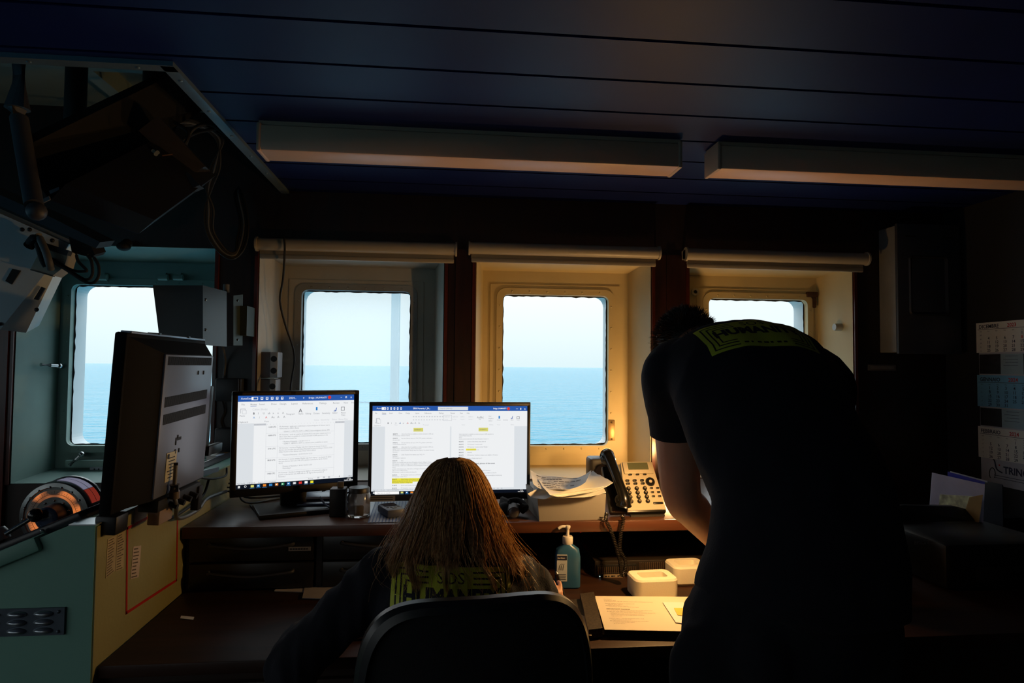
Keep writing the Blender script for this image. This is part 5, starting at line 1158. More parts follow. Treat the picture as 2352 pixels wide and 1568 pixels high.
for i, tx in enumerate(TX):
    v = .06 + i * .036; 
    if not tx: continue
    big = tx.startswith('IMP'); a = pgp(.06 if not tx.startswith(('-', '1')) else .075, v); up_ = (pgp(.06, v - .02) - pgp(.06, v)).normalized()
    m.text(tx, a, ux, up_, .0068 if big else .0052, 0, bold=.03 if big else .0, sx=1.0)
m.build('typed_text', mat('page_text', (84, 76, 66), .8, var=0), root)
o = paper('note_pad', 'white pad with a yellow note lying on the open binder', [(1552, 1430), (1640, 1440), (1640, 1384), (1522, 1384)], zz + .0175, .002, PAPER, 0)
WM[o.name] = Matrix(); m = MB(); qq = [at_z(x, y, zz + .0205) for x, y in ((1556, 1412), (1620, 1420), (1620, 1396), (1548, 1396))]; m.prism(qq, (0, 0, .0006)); m.build('yellow_note', mat('yellow_note', (236, 196, 84), .6), o)
paper('loose_page', 'cream page just visible between chair and binder spine', [(1300, 1452), (1359, 1460), (1352, 1420), (1310, 1400)], ZD + .013, .001, mat('cream_page2', (206, 190, 160), .5), 0)
# dim papers on the left part of the desk and keyboard
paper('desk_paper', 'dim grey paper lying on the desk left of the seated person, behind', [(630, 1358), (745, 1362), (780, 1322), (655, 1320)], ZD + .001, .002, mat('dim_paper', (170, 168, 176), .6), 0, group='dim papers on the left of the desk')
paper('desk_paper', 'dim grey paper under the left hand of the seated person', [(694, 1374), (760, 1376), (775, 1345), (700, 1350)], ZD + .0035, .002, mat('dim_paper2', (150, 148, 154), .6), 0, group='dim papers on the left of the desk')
paper('paper_strip', 'small pale paper strip lying alone on the dark desk at the left', [(414, 1420), (444, 1423), (446, 1417), (416, 1414)], ZD + .001, .0008, PAPER, 0)
p = at_z(790, 1482, ZD); root = thing('keyboard', 'black computer keyboard whose silver edge shows left of the chair', 'keyboard', (p.x + .10, p.y + .03, ZD), rz=R(2))
m = loc_mb(root); m.box((0, .065, .009), (.40, .13, .016), 0, .004); m.build('case', BLK, root)
m = loc_mb(root); m.box((0, -.002, .007), (.40, .004, .004), 0); m.box((0, .006, .0172), (.398, .004, .002)); m.build('silver_edge', CHROME, root)
m = loc_mb(root)
for j in range(5):
    for i in range(18): m.box((-.18 + i * .0212, .022 + j * .022, .0195), (.017, .017, .006), 0, .0)
m.build('keys', BLKMATTE, root)
# ------------------------------------------------------------------ right side: printer, folder rack
root = thing('printer', 'black desktop printer standing in the dark right part of the desk', 'printer', (1.78, 2.02, ZD))
m = MB(); m.box((1.76, 2.04, ZD + .075), (.40, .30, .145), 0, .02); m.build('body', mat('printer_black', (16, 17, 20), .4), root)
m = MB(); m.prism([(1.60, 2.16, ZD + .150), (1.90, 2.16, ZD + .150), (1.91, 2.20, ZD + .182), (1.86, 2.205, ZD + .194), (1.66, 2.205, ZD + .200), (1.60, 2.20, ZD + .196)], (0, .02, 0)); m.build('paper_support', mat('printer_black', (16, 17, 20), .4), root)
m = MB(); m.b2((1.66, 1.888, ZD + .03), (1.88, 1.90, ZD + .075), 0, .004); m.build('output_slot', BLKMATTE, root)
ta = at_y(2100, 1250, 1.888); m = MB(); m.text('EPSON', (ta.x, 1.8885, ta.z), V((1, 0, 0)), V((0, 0, 1)), .016, bold=.02); m.build('maker_mark', mat('grey_mark', (110, 112, 116), .4), root)
fa = at_y(2130, 1200, 2.30); fb = at_y(2262, 1200, 2.22); 
root = thing('folder_rack', 'clear plastic folders with blue edge and papers in a rack below the calendar', 'folder rack', ((fa.x + fb.x) / 2, 2.28, ZD))
def pln(px, py, yy): return at_y(px, py, 2.36 - (px - 2130) / 132 * .22 + (yy - 2.27))
m = MB(); m.b2((fa.x - .02, 2.40, ZD), (XR - .01, 2.50, ZD + .10), 0, .003); m.build('rack', mat('dark_rack', (30, 30, 34), .5), root)
lay = [([(2142, 1085), (2262, 1112), (2256, 1260), (2130, 1240)], 2.27, 'clear_front_folder', mat('pale_violet_folder', (186, 190, 222), .25)), ([(2178, 1083), (2262, 1106), (2262, 1120), (2178, 1098)], 2.285, 'blue_edge', mat('royal_blue_edge', (40, 54, 170), .3)),
       ([(2160, 1135), (2240, 1140), (2212, 1205), (2205, 1240), (2158, 1162)], 2.262, 'pale_leaflet', mat('pale_leaflet', (204, 212, 180), .5, var=.5, vs_=40)), ([(2228, 1142), (2258, 1136), (2246, 1216), (2206, 1212)], 2.256, 'brown_envelope', mat('brown_envelope', (150, 120, 66), .6)),
       ([(2182, 1088), (2268, 1108), (2268, 1104), (2184, 1082)], 2.30, 'top_edge', mat('white_plastic_edge', (190, 196, 204), .2))]
for c, yy, nm, mt in lay: m = MB(); m.prism([pln(x, y, yy) for x, y in c], (0, .003, 0)); m.build(nm, mt, root)
for i in range(5):
    m = MB(); a = at_x(2276 + i * 8, 1112 + i * 2, XR - .06 + .0 * i); yy = 2.26 - i * .02; a = at_y(2274 + i * 7, 1112, yy); m.prism([a, a + V((.004, 0, -.005)), V((a.x + .004, yy, ZD + .1)), V((a.x, yy, ZD + .1))], (0, .10, 0)); m.build('side_folder', mat('dim_folder_%d' % i, ((90, 84, 84), (60, 58, 62), (110, 96, 90), (50, 50, 56), (44, 46, 54))[i], .3), root)
p = at_y(2279, 1075, 2.25); m = MB(); pts = [p + V((.012 * math.cos(t), 0, -.02 + .022 * math.sin(t))) for t in [PI * i / 8 for i in range(-2, 11)]]; m.tube(pts, .0015, 6, sub=1); m.build('wire_loop', RUBBER, root)
a, b = at_x(2308, 1378, XR - .0012), at_x(2352, 1402, XR - .0012); m = MB(); m.b2((XR - .002, min(a.y, b.y) - .03, min(a.z, b.z)), (XR - .0003, max(a.y, b.y), max(a.z, b.z))); 
m.text('EXIT', (XR - .0026, max(a.y, b.y) - .01, min(a.z, b.z) + .006), V((0, -1, 0)), V((0, 0, 1)), .02, 1); 
m = MB(); m.b2((XR - .002, min(a.y, b.y) - .03, min(a.z, b.z)), (XR - .0003, max(a.y, b.y), max(a.z, b.z))); o = m.build('wall_sticker', mat('faint_green_sticker', (120, 150, 140), .6)); props(o, 'faint green sticker on the right wall at the picture edge', 'sticker')
# ------------------------------------------------------------------ the two small lamps behind the standing person
def lamp(root, LP, LAX, rs_, energy, base, arm, shade):
    m = MB(); m.lathe([(0, .0), (.045, 0), (.045, .008), (.014, .016), (0, .016)], V(base[0]), V(base[1]), seg=28); m.build('base', BLK, root)
    m = MB(); m.tube(arm, .006, 10); m.build('arm', BLK, root)
    if shade:
        m = MB(); m.lathe([(rs_, -.012), (rs_ * .97, .005), (rs_ * .75, .032), (rs_ * .45, .048), (.01, .055), (.0, .057)], LP + LAX * .012, LAX, 32); m.build('lamp_shade', mat('dark_enamel_shade', (60, 58, 54), .5, var=0), root)
    m = MB(); m.ball(LP, .020, 0, 20); bm_ = emit('bulb_glow_%d' % int(energy * 10), (1, .56, .20), energy / (PI * 4 * PI * .02 ** 2), srgb=False); m.build('bulb', bm_, root)
    m = MB(); m.cyl(LP + LAX * .021, LP + LAX * .05, .011, seg=14); m.build('bulb_socket', BLK, root)
LA = V((.95, 2.60, 1.035))
root = thing('wall_lamp', 'small warm wall lamp on a short arm fixed to the post behind the standing person', 'lamp', (.995, D, 1.0))
lamp(root, LA, V((.6, .0, -.8)).normalized(), .042, 13.0, ((.995, D - .012, 1.02), (0, -1, 0)), [(.995, D - .02, 1.02), (1.02, 2.72, .99), (1.0, 2.62, .975), (.975, 2.59, 1.0)], True)
LB = V((.655, 1.80, 1.155))
root = thing('desk_lamp', 'shaded warm desk lamp over the open binder behind the arm of the standing person', 'lamp', (1.05, 2.16, ZS))
lamp(root, LB, V((.6, -.10, .75)).normalized(), .046, 13.5, ((1.05, 2.16, ZS + .001), (0, 0, 1)), [(1.05, 2.16, ZS + .015), (1.09, 2.12, ZS + .18), (1.0, 2.0, LB.z + .11), (LB.x + .16, LB.y + .10, LB.z + .13), (LB.x + .04, LB.y - .005, LB.z + .05)], True)
# ------------------------------------------------------------------ organic bodies
def limb(m, pts, seg=16, sub=5, side=None):
    """pts: (centre, half width along side, half depth)"""
    C = spline([p[0] for p in pts], sub); n = len(C)
    ra = spline([(p[1], p[2] if len(p) > 2 else p[1], 0) for p in pts], sub)
    ca = V(pts[0][0]); vs_ = []; prev = None
    for i, c in enumerate(C):
        t = (C[min(i + 1, n - 1)] - C[max(i - 1, 0)]).normalized()
        if side is not None: a = V(side) - t * V(side).dot(t)
        elif prev is None: a = frame_from(t)[0]
        else: a = prev - t * prev.dot(t)
        a.normalize(); prev = a; b = t.cross(a)
        vs_ += [c + a * math.cos(2 * PI * k / seg) * ra[i].x + b * math.sin(2 * PI * k / seg) * ra[i].y for k in range(seg)]
    m.add(vs_, [(i * seg + k, i * seg + (k + 1) % seg, (i + 1) * seg + (k + 1) % seg, (i + 1) * seg + k) for i in range(n - 1) for k in range(seg)] + [tuple(range(seg))[::-1], tuple(range((n - 1) * seg, n * seg))], 0, True)
    # round the ends
    for c, r in ((C[0], ra[0]), (C[-1], ra[-1])): m.ball(c, min(r.x, r.y) * .97, 0, 12)
def organic(name, m, matl, parent, voxel=.007, smooth=4, fold=0.0, fscale=9.0, fstretch=(1, 1, 1), cuts=()):
    me = bpy.data.meshes.new('t'); me.from_pydata(m.V, [], m.F)
    bm = bmesh.new(); bm.from_mesh(me); bmesh.ops.recalc_face_normals(bm, faces=bm.faces); bm.to_mesh(me); bm.free()
    o = bpy.data.objects.new('t', me); COL.objects.link(o)
    r = o.modifiers.new('r', 'REMESH'); r.mode = 'VOXEL'; r.voxel_size = voxel; r.use_smooth_shade = True
    s = o.modifiers.new('s', 'SMOOTH'); s.factor = .6; s.iterations = smooth
    dg = bpy.context.evaluated_depsgraph_get(); dg.update(); nm = bpy.data.meshes.new_from_object(o.evaluated_get(dg)); bpy.data.objects.remove(o)
    bm = bmesh.new(); bm.from_mesh(nm)
    for co, no in cuts:
        bmesh.ops.bisect_plane(bm, geom=bm.verts[:] + bm.edges[:] + bm.faces[:], plane_co=co, plane_no=no, clear_outer=True)
    bm.normal_update()
    if fold:
        for v in bm.verts:
            q = V((v.co.x * fstretch[0], v.co.y * fstretch[1], v.co.z * fstretch[2]))
            f = noise.noise(q * fscale) + .5 * noise.noise(q * fscale * 2.3)
            f = (1 - abs(f) * 2.2) - .6
            v.co += v.normal * fold * f
    inv = WM[parent.name].inverted()
    for v in bm.verts: v.co = inv @ v.co
    bm.to_mesh(nm); bm.free()
    nm.materials.clear(); nm.materials.append(matl); nm.polygons.foreach_set('use_smooth', [True] * len(nm.polygons)); nm.name = name
    o = bpy.data.objects.new(name, nm); COL.objects.link(o); o.parent = parent; WM[o.name] = WM[parent.name]; return o
def bvh_of(o):
    M = WM[o.name]; return BVHTree.FromPolygons([M @ v.co for v in o.data.vertices], [tuple(p.vertices) for p in o.data.polygons])
def project_patch(name, flat, O, ux, uy, dirn, bvh, mats, parent, off=.0015):
    """flat: MB in 2-D (x,y,level). Projected on the surface along dirn."""
    bm = bmesh.new(); vv = [bm.verts.new((v.x, v.y, v.z)) for v in flat.V]
    for f, mi in zip(flat.F, flat.M):
        try: bm.faces.new([vv[i] for i in f]).material_index = mi
        except ValueError: pass
    bmesh.ops.triangulate(bm, faces=[f for f in bm.faces if len(f.verts) > 4])
    for _ in range(4):
        lg = [e_ for e_ in bm.edges if e_.calc_length() > .008]
        if not lg: break
        bmesh.ops.subdivide_edges(bm, edges=lg, cuts=1); bmesh.ops.triangulate(bm, faces=[f for f in bm.faces if len(f.verts) > 4])
    bm.verts.index_update(); flat = MB(); flat.V = [v.co.copy() for v in bm.verts]; flat.F = [tuple(v.index for v in f.verts) for f in bm.faces]; flat.M = [f.material_index for f in bm.faces]; bm.free()
    m = MB(); ok = []; vs_ = []
    for v in flat.V:
        p = O + ux * v.x + uy * v.y; h = bvh.ray_cast(p - dirn * .5, dirn)
        if h[0] is None: vs_.append(p); ok.append(False)
        else: vs_.append(h[0] - dirn * (off + .0004 * v.z)); ok.append(True)
    for f, mi in zip(flat.F, flat.M):
        if all(ok[i] for i in f): m.add([vs_[i] for i in f], [tuple(range(len(f)))], mi)
    return m.build(name, mats, parent)
def rect2(m, x0, y0, x1, y1, mi, lv, n=24):
    k = max(1, int((x1 - x0) / .006)); l = max(1, int((y1 - y0) / .006))
    m.grid(lambda u, v: V((x0 + (x1 - x0) * u, y0 + (y1 - y0) * v, lv)), k, l, mi)
def logo():
    m = MB(); w, h = .250, .125; rect2(m, -w / 2, -h / 2, w / 2, h / 2, 0, 0)
    for i in range(3):
        a = .009 + i * .0105; t = .0032; X = w / 2 - a; Y = h / 2 - a * .95
        for sx in (-1, 1):
            x0, x1 = sorted((sx * X, sx * (X - t))); rect2(m, x0, -Y, x1, Y, 1, 1)
            for sy in (-1, 1):
                y0, y1 = sorted((sy * Y, sy * (Y - t))); xa, xb = sorted((sx * X, sx * (.046 if sy > 0 else .062))); rect2(m, xa, y0, xb, y1, 1, 1)
    def tx(s_, x, y, size, bold, sx):
        vs_, fs = glyphs(s_, 'CENTER', bold); m.add([V((x + v.x * size * sx, y + v.y * size, 1.5)) for v in vs_], fs, 1)
    tx('SOS', 0, .033, .029, .0, 1.15); tx('HUMANITY', 0, -.006, .042, .05, .92); 
    for i, w_ in enumerate((.012, .006, .012, .014, .008, .012, .010)): rect2(m, -.052 + i * .015, -.050, -.052 + i * .015 + w_ * .8, -.044, 1, 1.5)
    # cut big glyph faces
    return m
YLW = mat('lime_yellow_print', (196, 204, 62), .6, var=.05); NVP = mat('navy_print', (14, 18, 34), .8, var=0)
NAVY = mat('navy_cotton', (12, 15, 28), .95, var=.15, vs_=12, bump=.5, bs=300); NAVY2 = mat('navy_trousers', (14, 17, 28), .95, var=.15, vs_=12, bump=.5, bs=300)
SKIN = mat('skin', (196, 146, 122), .5, var=.06, vs_=20, bump=.2, bs=220); SKIN.node_tree.nodes['Principled BSDF'].inputs['Subsurface Weight'].default_value = .12; SKIN.node_tree.nodes['Principled BSDF'].inputs['Subsurface Radius'].default_value = (.02, .008, .004)
def head(m, T, r=1.0):
    """local frame of T: +Y face direction, Z up, origin in the head centre"""
    def B(c, rad, sc): m.ball(T @ V([x * r for x in c]), rad * r, 0, 20, sc, T.to_3x3().to_4x4())
    B((0, -.012, .02), .095, (.80, 1.0, .98)); B((0, .035, -.045), .062, (.84, .86, 1.0)); B((0, .062, -.088), .026, (1.0, .8, .8))      # skull, jaw, chin
    B((0, .088, -.022), .014, (.75, 1.0, 1.9)); B((0, .100, -.036), .012, (1.1, 1, .9))                                            # nose
    B((0, .072, .016), .04, (1.25, .45, .35))                                                                                    # brow
    for sx in (-1, 1):
        B((sx * .076, -.005, -.015), .02, (.38, .85, 1.45)); B((sx * .038, .062, -.028), .02, (1, .8, .9)); B((0 + sx * .012, .085, -.062), .011, (1.3, .8, .55))
def eyes(T, parent, r=1.0, col=(70, 90, 110)):
    for sx in (-1, 1):
        m = MB(); m.ball(T @ V((sx * .032 * r, .070 * r, -.002 * r)), .0115 * r, 0, 14); m.ball(T @ V((sx * .032 * r, .0785 * r, -.002 * r)), .0052 * r, 1, 10); m.build('eye', [mat('eye_white', (220, 216, 210), .2), mat('iris_%d' % col[0], col, .2)], parent)
def hand(m, wrist, fwd, palm_n, r=1.0, curl=.35, thumb_side=1, spread=1.0, curls=None):
    """palm, four unequal bent fingers and a thumb leaving the side of the palm; palm_n points out of the back of the hand"""
    f = fwd.normalized(); n = (palm_n - f * palm_n.dot(f)).normalized(); s = f.cross(n) * thumb_side
    w = wrist
    limb(m, [(w - f * .02 * r, .024 * r, .019 * r), (w + f * .015 * r, .027 * r, .017 * r), (w + f * .055 * r, .040 * r, .015 * r), (w + f * .088 * r, .039 * r, .013 * r)], 14, 4, side=s)
    L_ = (.072, .082, .076, .060)
    for i in range(4):
        cu = (curls[i] if curls else curl); b = w + f * (.088 - .004 * abs(i - 1.3)) * r + s * (.029 - .0195 * i) * r
        d = (f + s * (.10 - .07 * i) * spread).normalized(); p = [b - d * .012 * r, b]; a = 0
        for k, fr in enumerate((.45, .30, .25)):
            a += cu * (.8, 1.0, .8)[k]; dd = (d * math.cos(a) - n * math.sin(a)); p.append(p[-1] + dd * L_[i] * fr * r)
        rr = [.0095, .0092, .0086, .0080, .0068]; limb(m, [(q, x * r * (1 if i < 3 else .88)) for q, x in zip(p, rr)], 10, 4)
    b = w + f * .025 * r + s * .024 * r; d = (f * .62 + s * .75 - n * .25).normalized()
    p = [b, b + d * .035 * r, b + d * .035 * r + (d + f * .5 - n * .25).normalized() * .030 * r, b + d * .035 * r + (d + f * .5 - n * .25).normalized() * .030 * r + (f * .9 + d * .35 - n * .4).normalized() * .025 * r]
    limb(m, list(zip(p, (.0145 * r, .0115 * r, .0100 * r, .0085 * r))), 10, 4)
def shoe(m, heel, f, r=1.0):
    u = V((0, 0, 1)); s = f.cross(u)
    limb(m, [(heel + u * .045 - f * .01, .036, .045), (heel + f * .06 + u * .045, .040, .045), (heel + f * .15 + u * .035, .047, .035), (heel + f * .22 + u * .028, .042, .027)], 16, 4, side=s); limb(m, [(heel + u * .06, .040, .042), (heel + u * .15, .043, .048)], 14, 3)
# ================================================================== standing person
root = thing('person', 'standing person in navy clothes bending forward over the desk lamp with back turned', 'person', (.68, 1.28, 0))
PM = root
hipC = V((.70, 1.24, .96))
shL, shR = V((.562, 1.56, 1.405)), V((.912, 1.50, 1.395))
neckB, headC = V((.735, 1.69, 1.460)), V((.708, 1.845, 1.468))
elL, wrL = at_y(1566, 1135, 1.64), V((.79, 1.80, .905))
elR, wrR = V((1.01, 1.62, 1.10)), V((.93, 1.82, .90))
HT = Matrix.Translation(headC) @ (Matrix.Rotation(R(14), 4, 'Z') @ Matrix.Rotation(R(-52), 4, 'X'))     # looking down at the desk
m = MB()
head(m, HT)
limb(m, [(neckB - V((0, .06, .03)), .062, .062), (neckB, .058, .06), (headC - V((0, .03, .0)), .055, .058)], 16)
limb(m, [(shL, .056), (shL.lerp(elL, .5), .057), (elL, .050), (elL.lerp(wrL, .3), .048), (elL.lerp(wrL, .75), .033), (wrL, .026)], 16, 6)
limb(m, [(shR, .052), (shR.lerp(elR, .5), .048), (elR, .040), (elR.lerp(wrR, .3), .042), (elR.lerp(wrR, .75), .032), (wrR, .026)], 16, 6)
hand(m, wrL, V((.18, .55, -.75)), V((-.5, .75, .5)), 1.0, .30, 1)
hand(m, wrR, V((-.1, .5, -.8)), V((.3, .8, .5)), 1.0, .3, -1)
TORSO = [(hipC, .165, .12), (V((.70, 1.235, 1.06)), .152, .112), (V((.705, 1.275, 1.17)), .158, .11), (V((.715, 1.36, 1.285)), .172, .114), (V((.728, 1.455, 1.378)), .188, .116), (V((.735, 1.55, 1.428)), .178, .104), (V((.735, 1.65, 1.455)), .115, .075)]
limb(m, [(a, b * .93, c * .93) for a, b, c in TORSO], 24, 6, side=(1, 0, 0))
hL, hR = V((.585, 1.25, .93)), V((.795, 1.25, .93)); kL, kR = V((.56, 1.30, .50)), V((.83, 1.28, .50)); aL, aR = V((.565, 1.26, .10)), V((.845, 1.22, .10))
for h, k, a in ((hL, kL, aL), (hR, kR, aR)): limb(m, [(h, .085), (h.lerp(k, .5), .072), (k, .055), (k.lerp(a, .35), .052), (a, .036), (a - V((0, 0, .05)), .035)], 16, 5)
body = organic('body', m, SKIN, root, .0055, 3); eyes(HT, root)
# t-shirt
m = MB(); SH = []
tors = [(a, b + .020, c + .018) for a, b, c in TORSO]; tors[0] = (V((.70, 1.225, .965)), .212, .150); tors[1] = (V((.712, 1.225, 1.06)), .196, .140); tors[2] = (V((.728, 1.27, 1.17)), .186, .136)
tors[-1] = (V((.735, 1.665, 1.460)), .10, .07)
limb(m, tors, 28, 6, side=(1, 0, 0))
sleeveL = shL.lerp(elL, .48); sleeveR = shR.lerp(elR, .5)
limb(m, [(shL.lerp(neckB, .55), .07, .075), (shL + V((0, -.0, .004)), .078, .074), (shL.lerp(elL, .3), .073, .068), (sleeveL, .070, .068), (sleeveL + (elL - shL) * .12, .072, .07)], 20, 6)
limb(m, [(shR.lerp(neckB, .55), .07, .075), (shR + V((0, -.0, .004)), .078, .074), (shR.lerp(elR, .3), .073, .068), (sleeveR, .070, .068), (sleeveR + (elR - shR) * .12, .072, .07)], 20, 6)
shirt = organic('t_shirt', m, NAVY, root, .008, 6, .0045, 7.0, (1, 1, .6))
# open the sleeve ends: delete geometry beyond the sleeve planes and below the hem
def trim(o, cuts):
    bm = bmesh.new(); bm.from_mesh(o.data); inv = WM[o.name].inverted()
    for co, no, near, rad in cuts:
        c = inv @ co; nn = inv.to_3x3() @ no; n_ = inv @ near
        g = [f for f in bm.faces if (f.calc_center_median() - n_).length < rad]
        ge = list({e_ for f in g for e_ in f.edges}) + list({v for f in g for v in f.verts}) + g
        bmesh.ops.bisect_plane(bm, geom=ge, plane_co=c, plane_no=nn)
        dl = [f for f in bm.faces if (f.calc_center_median() - n_).length < rad and (f.calc_center_median() - c).dot(nn) > 0]
        bmesh.ops.delete(bm, geom=dl, context='FACES')
    bm.to_mesh(o.data); bm.free()
    sd = o.modifiers.new('thickness', 'SOLIDIFY'); sd.thickness = .003; sd.offset = -1
trim(shirt, [(sleeveL, (elL - shL).normalized(), sleeveL + (elL - shL) * .1, .13), (sleeveR, (elR - shR).normalized(), sleeveR + (elR - shR) * .1, .13), (V((.7, 1.2, .945)), V((0, -.1, -1)), V((.70, 1.2, .85)), .26)])
bv = bvh_of(shirt)
up_ = V((0, .80, .60)).normalized(); dn = V((0, .60, -.80)).normalized()
lo_ = logo(); PC = V((.714, 1.442, 1.47))
project_patch('back_print', lo_, PC, V((1, -.02, 0)).normalized(), up_, dn, bv, [YLW, NVP], root)['label'] = 'lime yellow back print reading SOS HUMANITY'
# trousers
m = MB(); limb(m, [(V((.69, 1.235, 1.0)), .185, .125), (V((.69, 1.235, .93)), .20, .140), (V((.69, 1.24, .86)), .198, .13)], 24, 5, side=(1, 0, 0))
for h, k, a in ((hL, kL, aL), (hR, kR, aR)): limb(m, [(h + V((0, -.01, 0)), .108, .115), (h.lerp(k, .3), .104, .108), (h.lerp(k, .7), .090, .09), (k, .082, .085), (k.lerp(a, .5), .076), (a + V((0, 0, .03)), .070), (a - V((0, 0, .03)), .068)], 18, 5)
m.ball((.58, 1.135, .90), .05, 0, 14, (1.1, .8, 1.2)); limb(m, [(V((.505, 1.20, .92)), .03, .05), (V((.488, 1.21, .84)), .040, .06), (V((.495, 1.22, .74)), .03, .05)], 12, 4)
organic('trousers', m, NAVY2, root, .009, 6, .004, 6.0, (1, 1, .5))
for a in (aL, aR): m = MB(); shoe(m, V((a.x, a.y - .02, .0)), V((0, 1, 0))); organic('boot', m, mat('black_leather', (16, 15, 15), .45), root, .008, 3, cuts=[(V((0, 0, 0.001)), V((0, 0, -1)))])
# hair
def hairs(name, roots, matl, parent, seg, rad):
    V_, F_ = [], []
    for P_ in roots:
        n = len(P_); b0 = len(V_)
        for i, p in enumerate(P_):
            t = (P_[min(i + 1, n - 1)] - P_[max(i - 1, 0)]); t = t.normalized() if t.length > 1e-8 else V((0, 0, -1)); a, b, _ = frame_from(t); r = rad * (1 - .75 * (i / (n - 1)) ** 2)
            for k in range(3): an = 2 * PI * k / 3; V_.append(p + (a * math.cos(an) + b * math.sin(an)) * r)
        for i in range(n - 1):
            for k in range(3): F_.append((b0 + i * 3 + k, b0 + i * 3 + (k + 1) % 3, b0 + i * 3 + 3 + (k + 1) % 3, b0 + i * 3 + 3 + k))
    inv = WM[parent.name].inverted(); me = bpy.data.meshes.new(name); me.from_pydata([inv @ v for v in V_], [], F_); me.polygons.foreach_set('use_smooth', [True] * len(F_)); me.materials.append(matl)
    o = bpy.data.objects.new(name, me); COL.objects.link(o); o.parent = parent; o['kind'] = 'stuff'; WM[o.name] = WM[parent.name]; return o
DKH = mat('dark_brown_hair', (34, 24, 18), .5, var=.3, vs_=60)
rs = random.Random(11); L_ = []
m = MB(); m.ball(HT @ V((0, -.018, .028)), .102, 0, 24, (.82, 1.0, .97), HT.to_3x3().to_4x4())
cap = m
for i in range(5200):
    u, v = rs.uniform(-1, 1), rs.uniform(0, 2 * PI); q = math.sqrt(1 - u * u); d = V((q * math.cos(v), q * math.sin(v), u))
    if d.y > .35 and d.z < .45: continue
    if d.z < -.55: continue
    if abs(d.x) > .8 and d.y > -.1 and d.z < -.05: continue
    p = V((0, -.016, .024)) + V((d.x * .080, d.y * .100, d.z * .098)); dr = (d + V((rs.uniform(-.5, .5), rs.uniform(-.1, .7), rs.uniform(-.3, .3))) * .8).normalized(); ln = rs.uniform(.008, .018)
    P_ = [HT @ (p), HT @ (p + dr * ln * .5 + d * .003), HT @ (p + dr * ln + d * rs.uniform(0, .006))]; L_.append(P_)
hr = hairs('hair', L_, DKH, root, 3, .0009)
m = MB(); bmx = bmesh.new(); bmesh.ops.create_uvsphere(bmx, u_segments=24, v_segments=16, radius=1)
bmesh.ops.delete(bmx, geom=[v for v in bmx.verts if v.co.z < -.5 or (v.co.y > .4 and v.co.z < .35)], context='VERTS')
for v in bmx.verts: v.co = V((v.co.x * .081, v.co.y * .1005 - .014, v.co.z * .098 + .023))
m.addbm(bmx, 0, True, HT); m.build('hair_cap', DKH, hr)
# ================================================================== seated person
root = thing('person', 'seated person with long blond hair and navy sweater facing the wide monitor', 'person', (.05, 1.40, 0))
hc = V((.022, 1.60, 1.085)); sL, sR = V((-.130, 1.475, .955)), V((.180, 1.475, .925)); eL, eR = V((-.318, 1.455, .782)), V((.275, 1.45, .72))
wL = V((-.285, 1.715, .795)); wR = V((.279, 1.665, .760)); pel = V((.06, 1.40, .58))
TOR = [(pel, .165, .11), (V((.058, 1.39, .68)), .145, .105), (V((.05, 1.40, .79)), .155, .108), (V((.04, 1.43, .88)), .165, .105), (V((.028, 1.47, .95)), .15, .085), (V((.024, 1.505, .985)), .075, .06)]
HT2 = Matrix.Translation(hc) @ Matrix.Rotation(R(4), 4, 'Z') @ Matrix.Rotation(R(-20), 4, 'X')
m = MB(); head(m, HT2, .96)
limb(m, [(V((.024, 1.50, .965)), .056, .056), (V((.022, 1.545, 1.01)), .048, .05), (hc - V((0, .01, .02)), .05, .055)], 16)
limb(m, [(a, b * .9, c * .9) for a, b, c in TOR], 22, 6, side=(1, 0, 0))
limb(m, [(sL, .044), (sL.lerp(eL, .5), .040), (eL, .035), (eL.lerp(wL, .35), .036), (wL, .023)], 14, 6)
limb(m, [(sR, .044), (sR.lerp(eR, .5), .040), (eR, .035), (eR.lerp(wR, .35), .036), (wR, .023)], 14, 6)
hand(m, wL, V((.35, .80, -.05)), V((.1, .05, 1)), .92, .22, 1)
hand(m, wR, V((.02, .42, .86)), V((.15, -.85, .45)), .92, .55, -1, curls=(.40, .62, .75, .55), spread=1.8)
hpL, hpR = V((-.03, 1.42, .54)), V((.15, 1.42, .54)); knL, knR = V((-.06, 1.83, .55)), V((.18, 1.83, .55)); anL, anR = V((-.07, 1.88, .10)), V((.19, 1.88, .10))
for h, k, a in ((hpL, knL, anL), (hpR, knR, anR)): limb(m, [(h, .08), (h.lerp(k, .5), .068), (k, .052), (k.lerp(a, .4), .048), (a, .034), (a - V((0, 0, .05)), .033)], 16, 5)
organic('body', m, SKIN, root, .0052, 3); eyes(HT2, root, .96)
m = MB(); tt = [(a, b + .020, c + .016) for a, b, c in TOR]; tt[-1] = (V((.024, 1.50, .98)), .078, .062)
limb(m, tt, 26, 6, side=(1, 0, 0))
cuL = eL.lerp(wL, .52); cuR = eR.lerp(wR, .75)
limb(m, [(sL.lerp(TOR[-1][0], .5), .058, .058), (sL + V((-.004, 0, 0)), .061, .060), (sL.lerp(eL, .3), .062), (sL.lerp(eL, .7), .059), (eL + V((-.004, -.01, -.01)), .058), (eL.lerp(wL, .28), .056), (cuL, .047), (eL.lerp(wL, .62), .046)], 18, 6)
limb(m, [(sR.lerp(TOR[-1][0], .5), .058, .058), (sR + V((.004, 0, 0)), .061, .060), (sR.lerp(eR, .3), .062), (sR.lerp(eR, .7), .059), (eR, .056), (eR.lerp(wR, .35), .052), (cuR, .040), (eR.lerp(wR, .85), .038)], 18, 6)
sw_ = organic('sweater', m, NAVY, root, .0075, 5, .006, 11.0, (1.6, 1, .35))
trim(sw_, [(cuL, (wL - eL).normalized(), eL.lerp(wL, .62), .08), (cuR, (wR - eR).normalized(), eR.lerp(wR, .85), .07)])
bv = bvh_of(sw_)
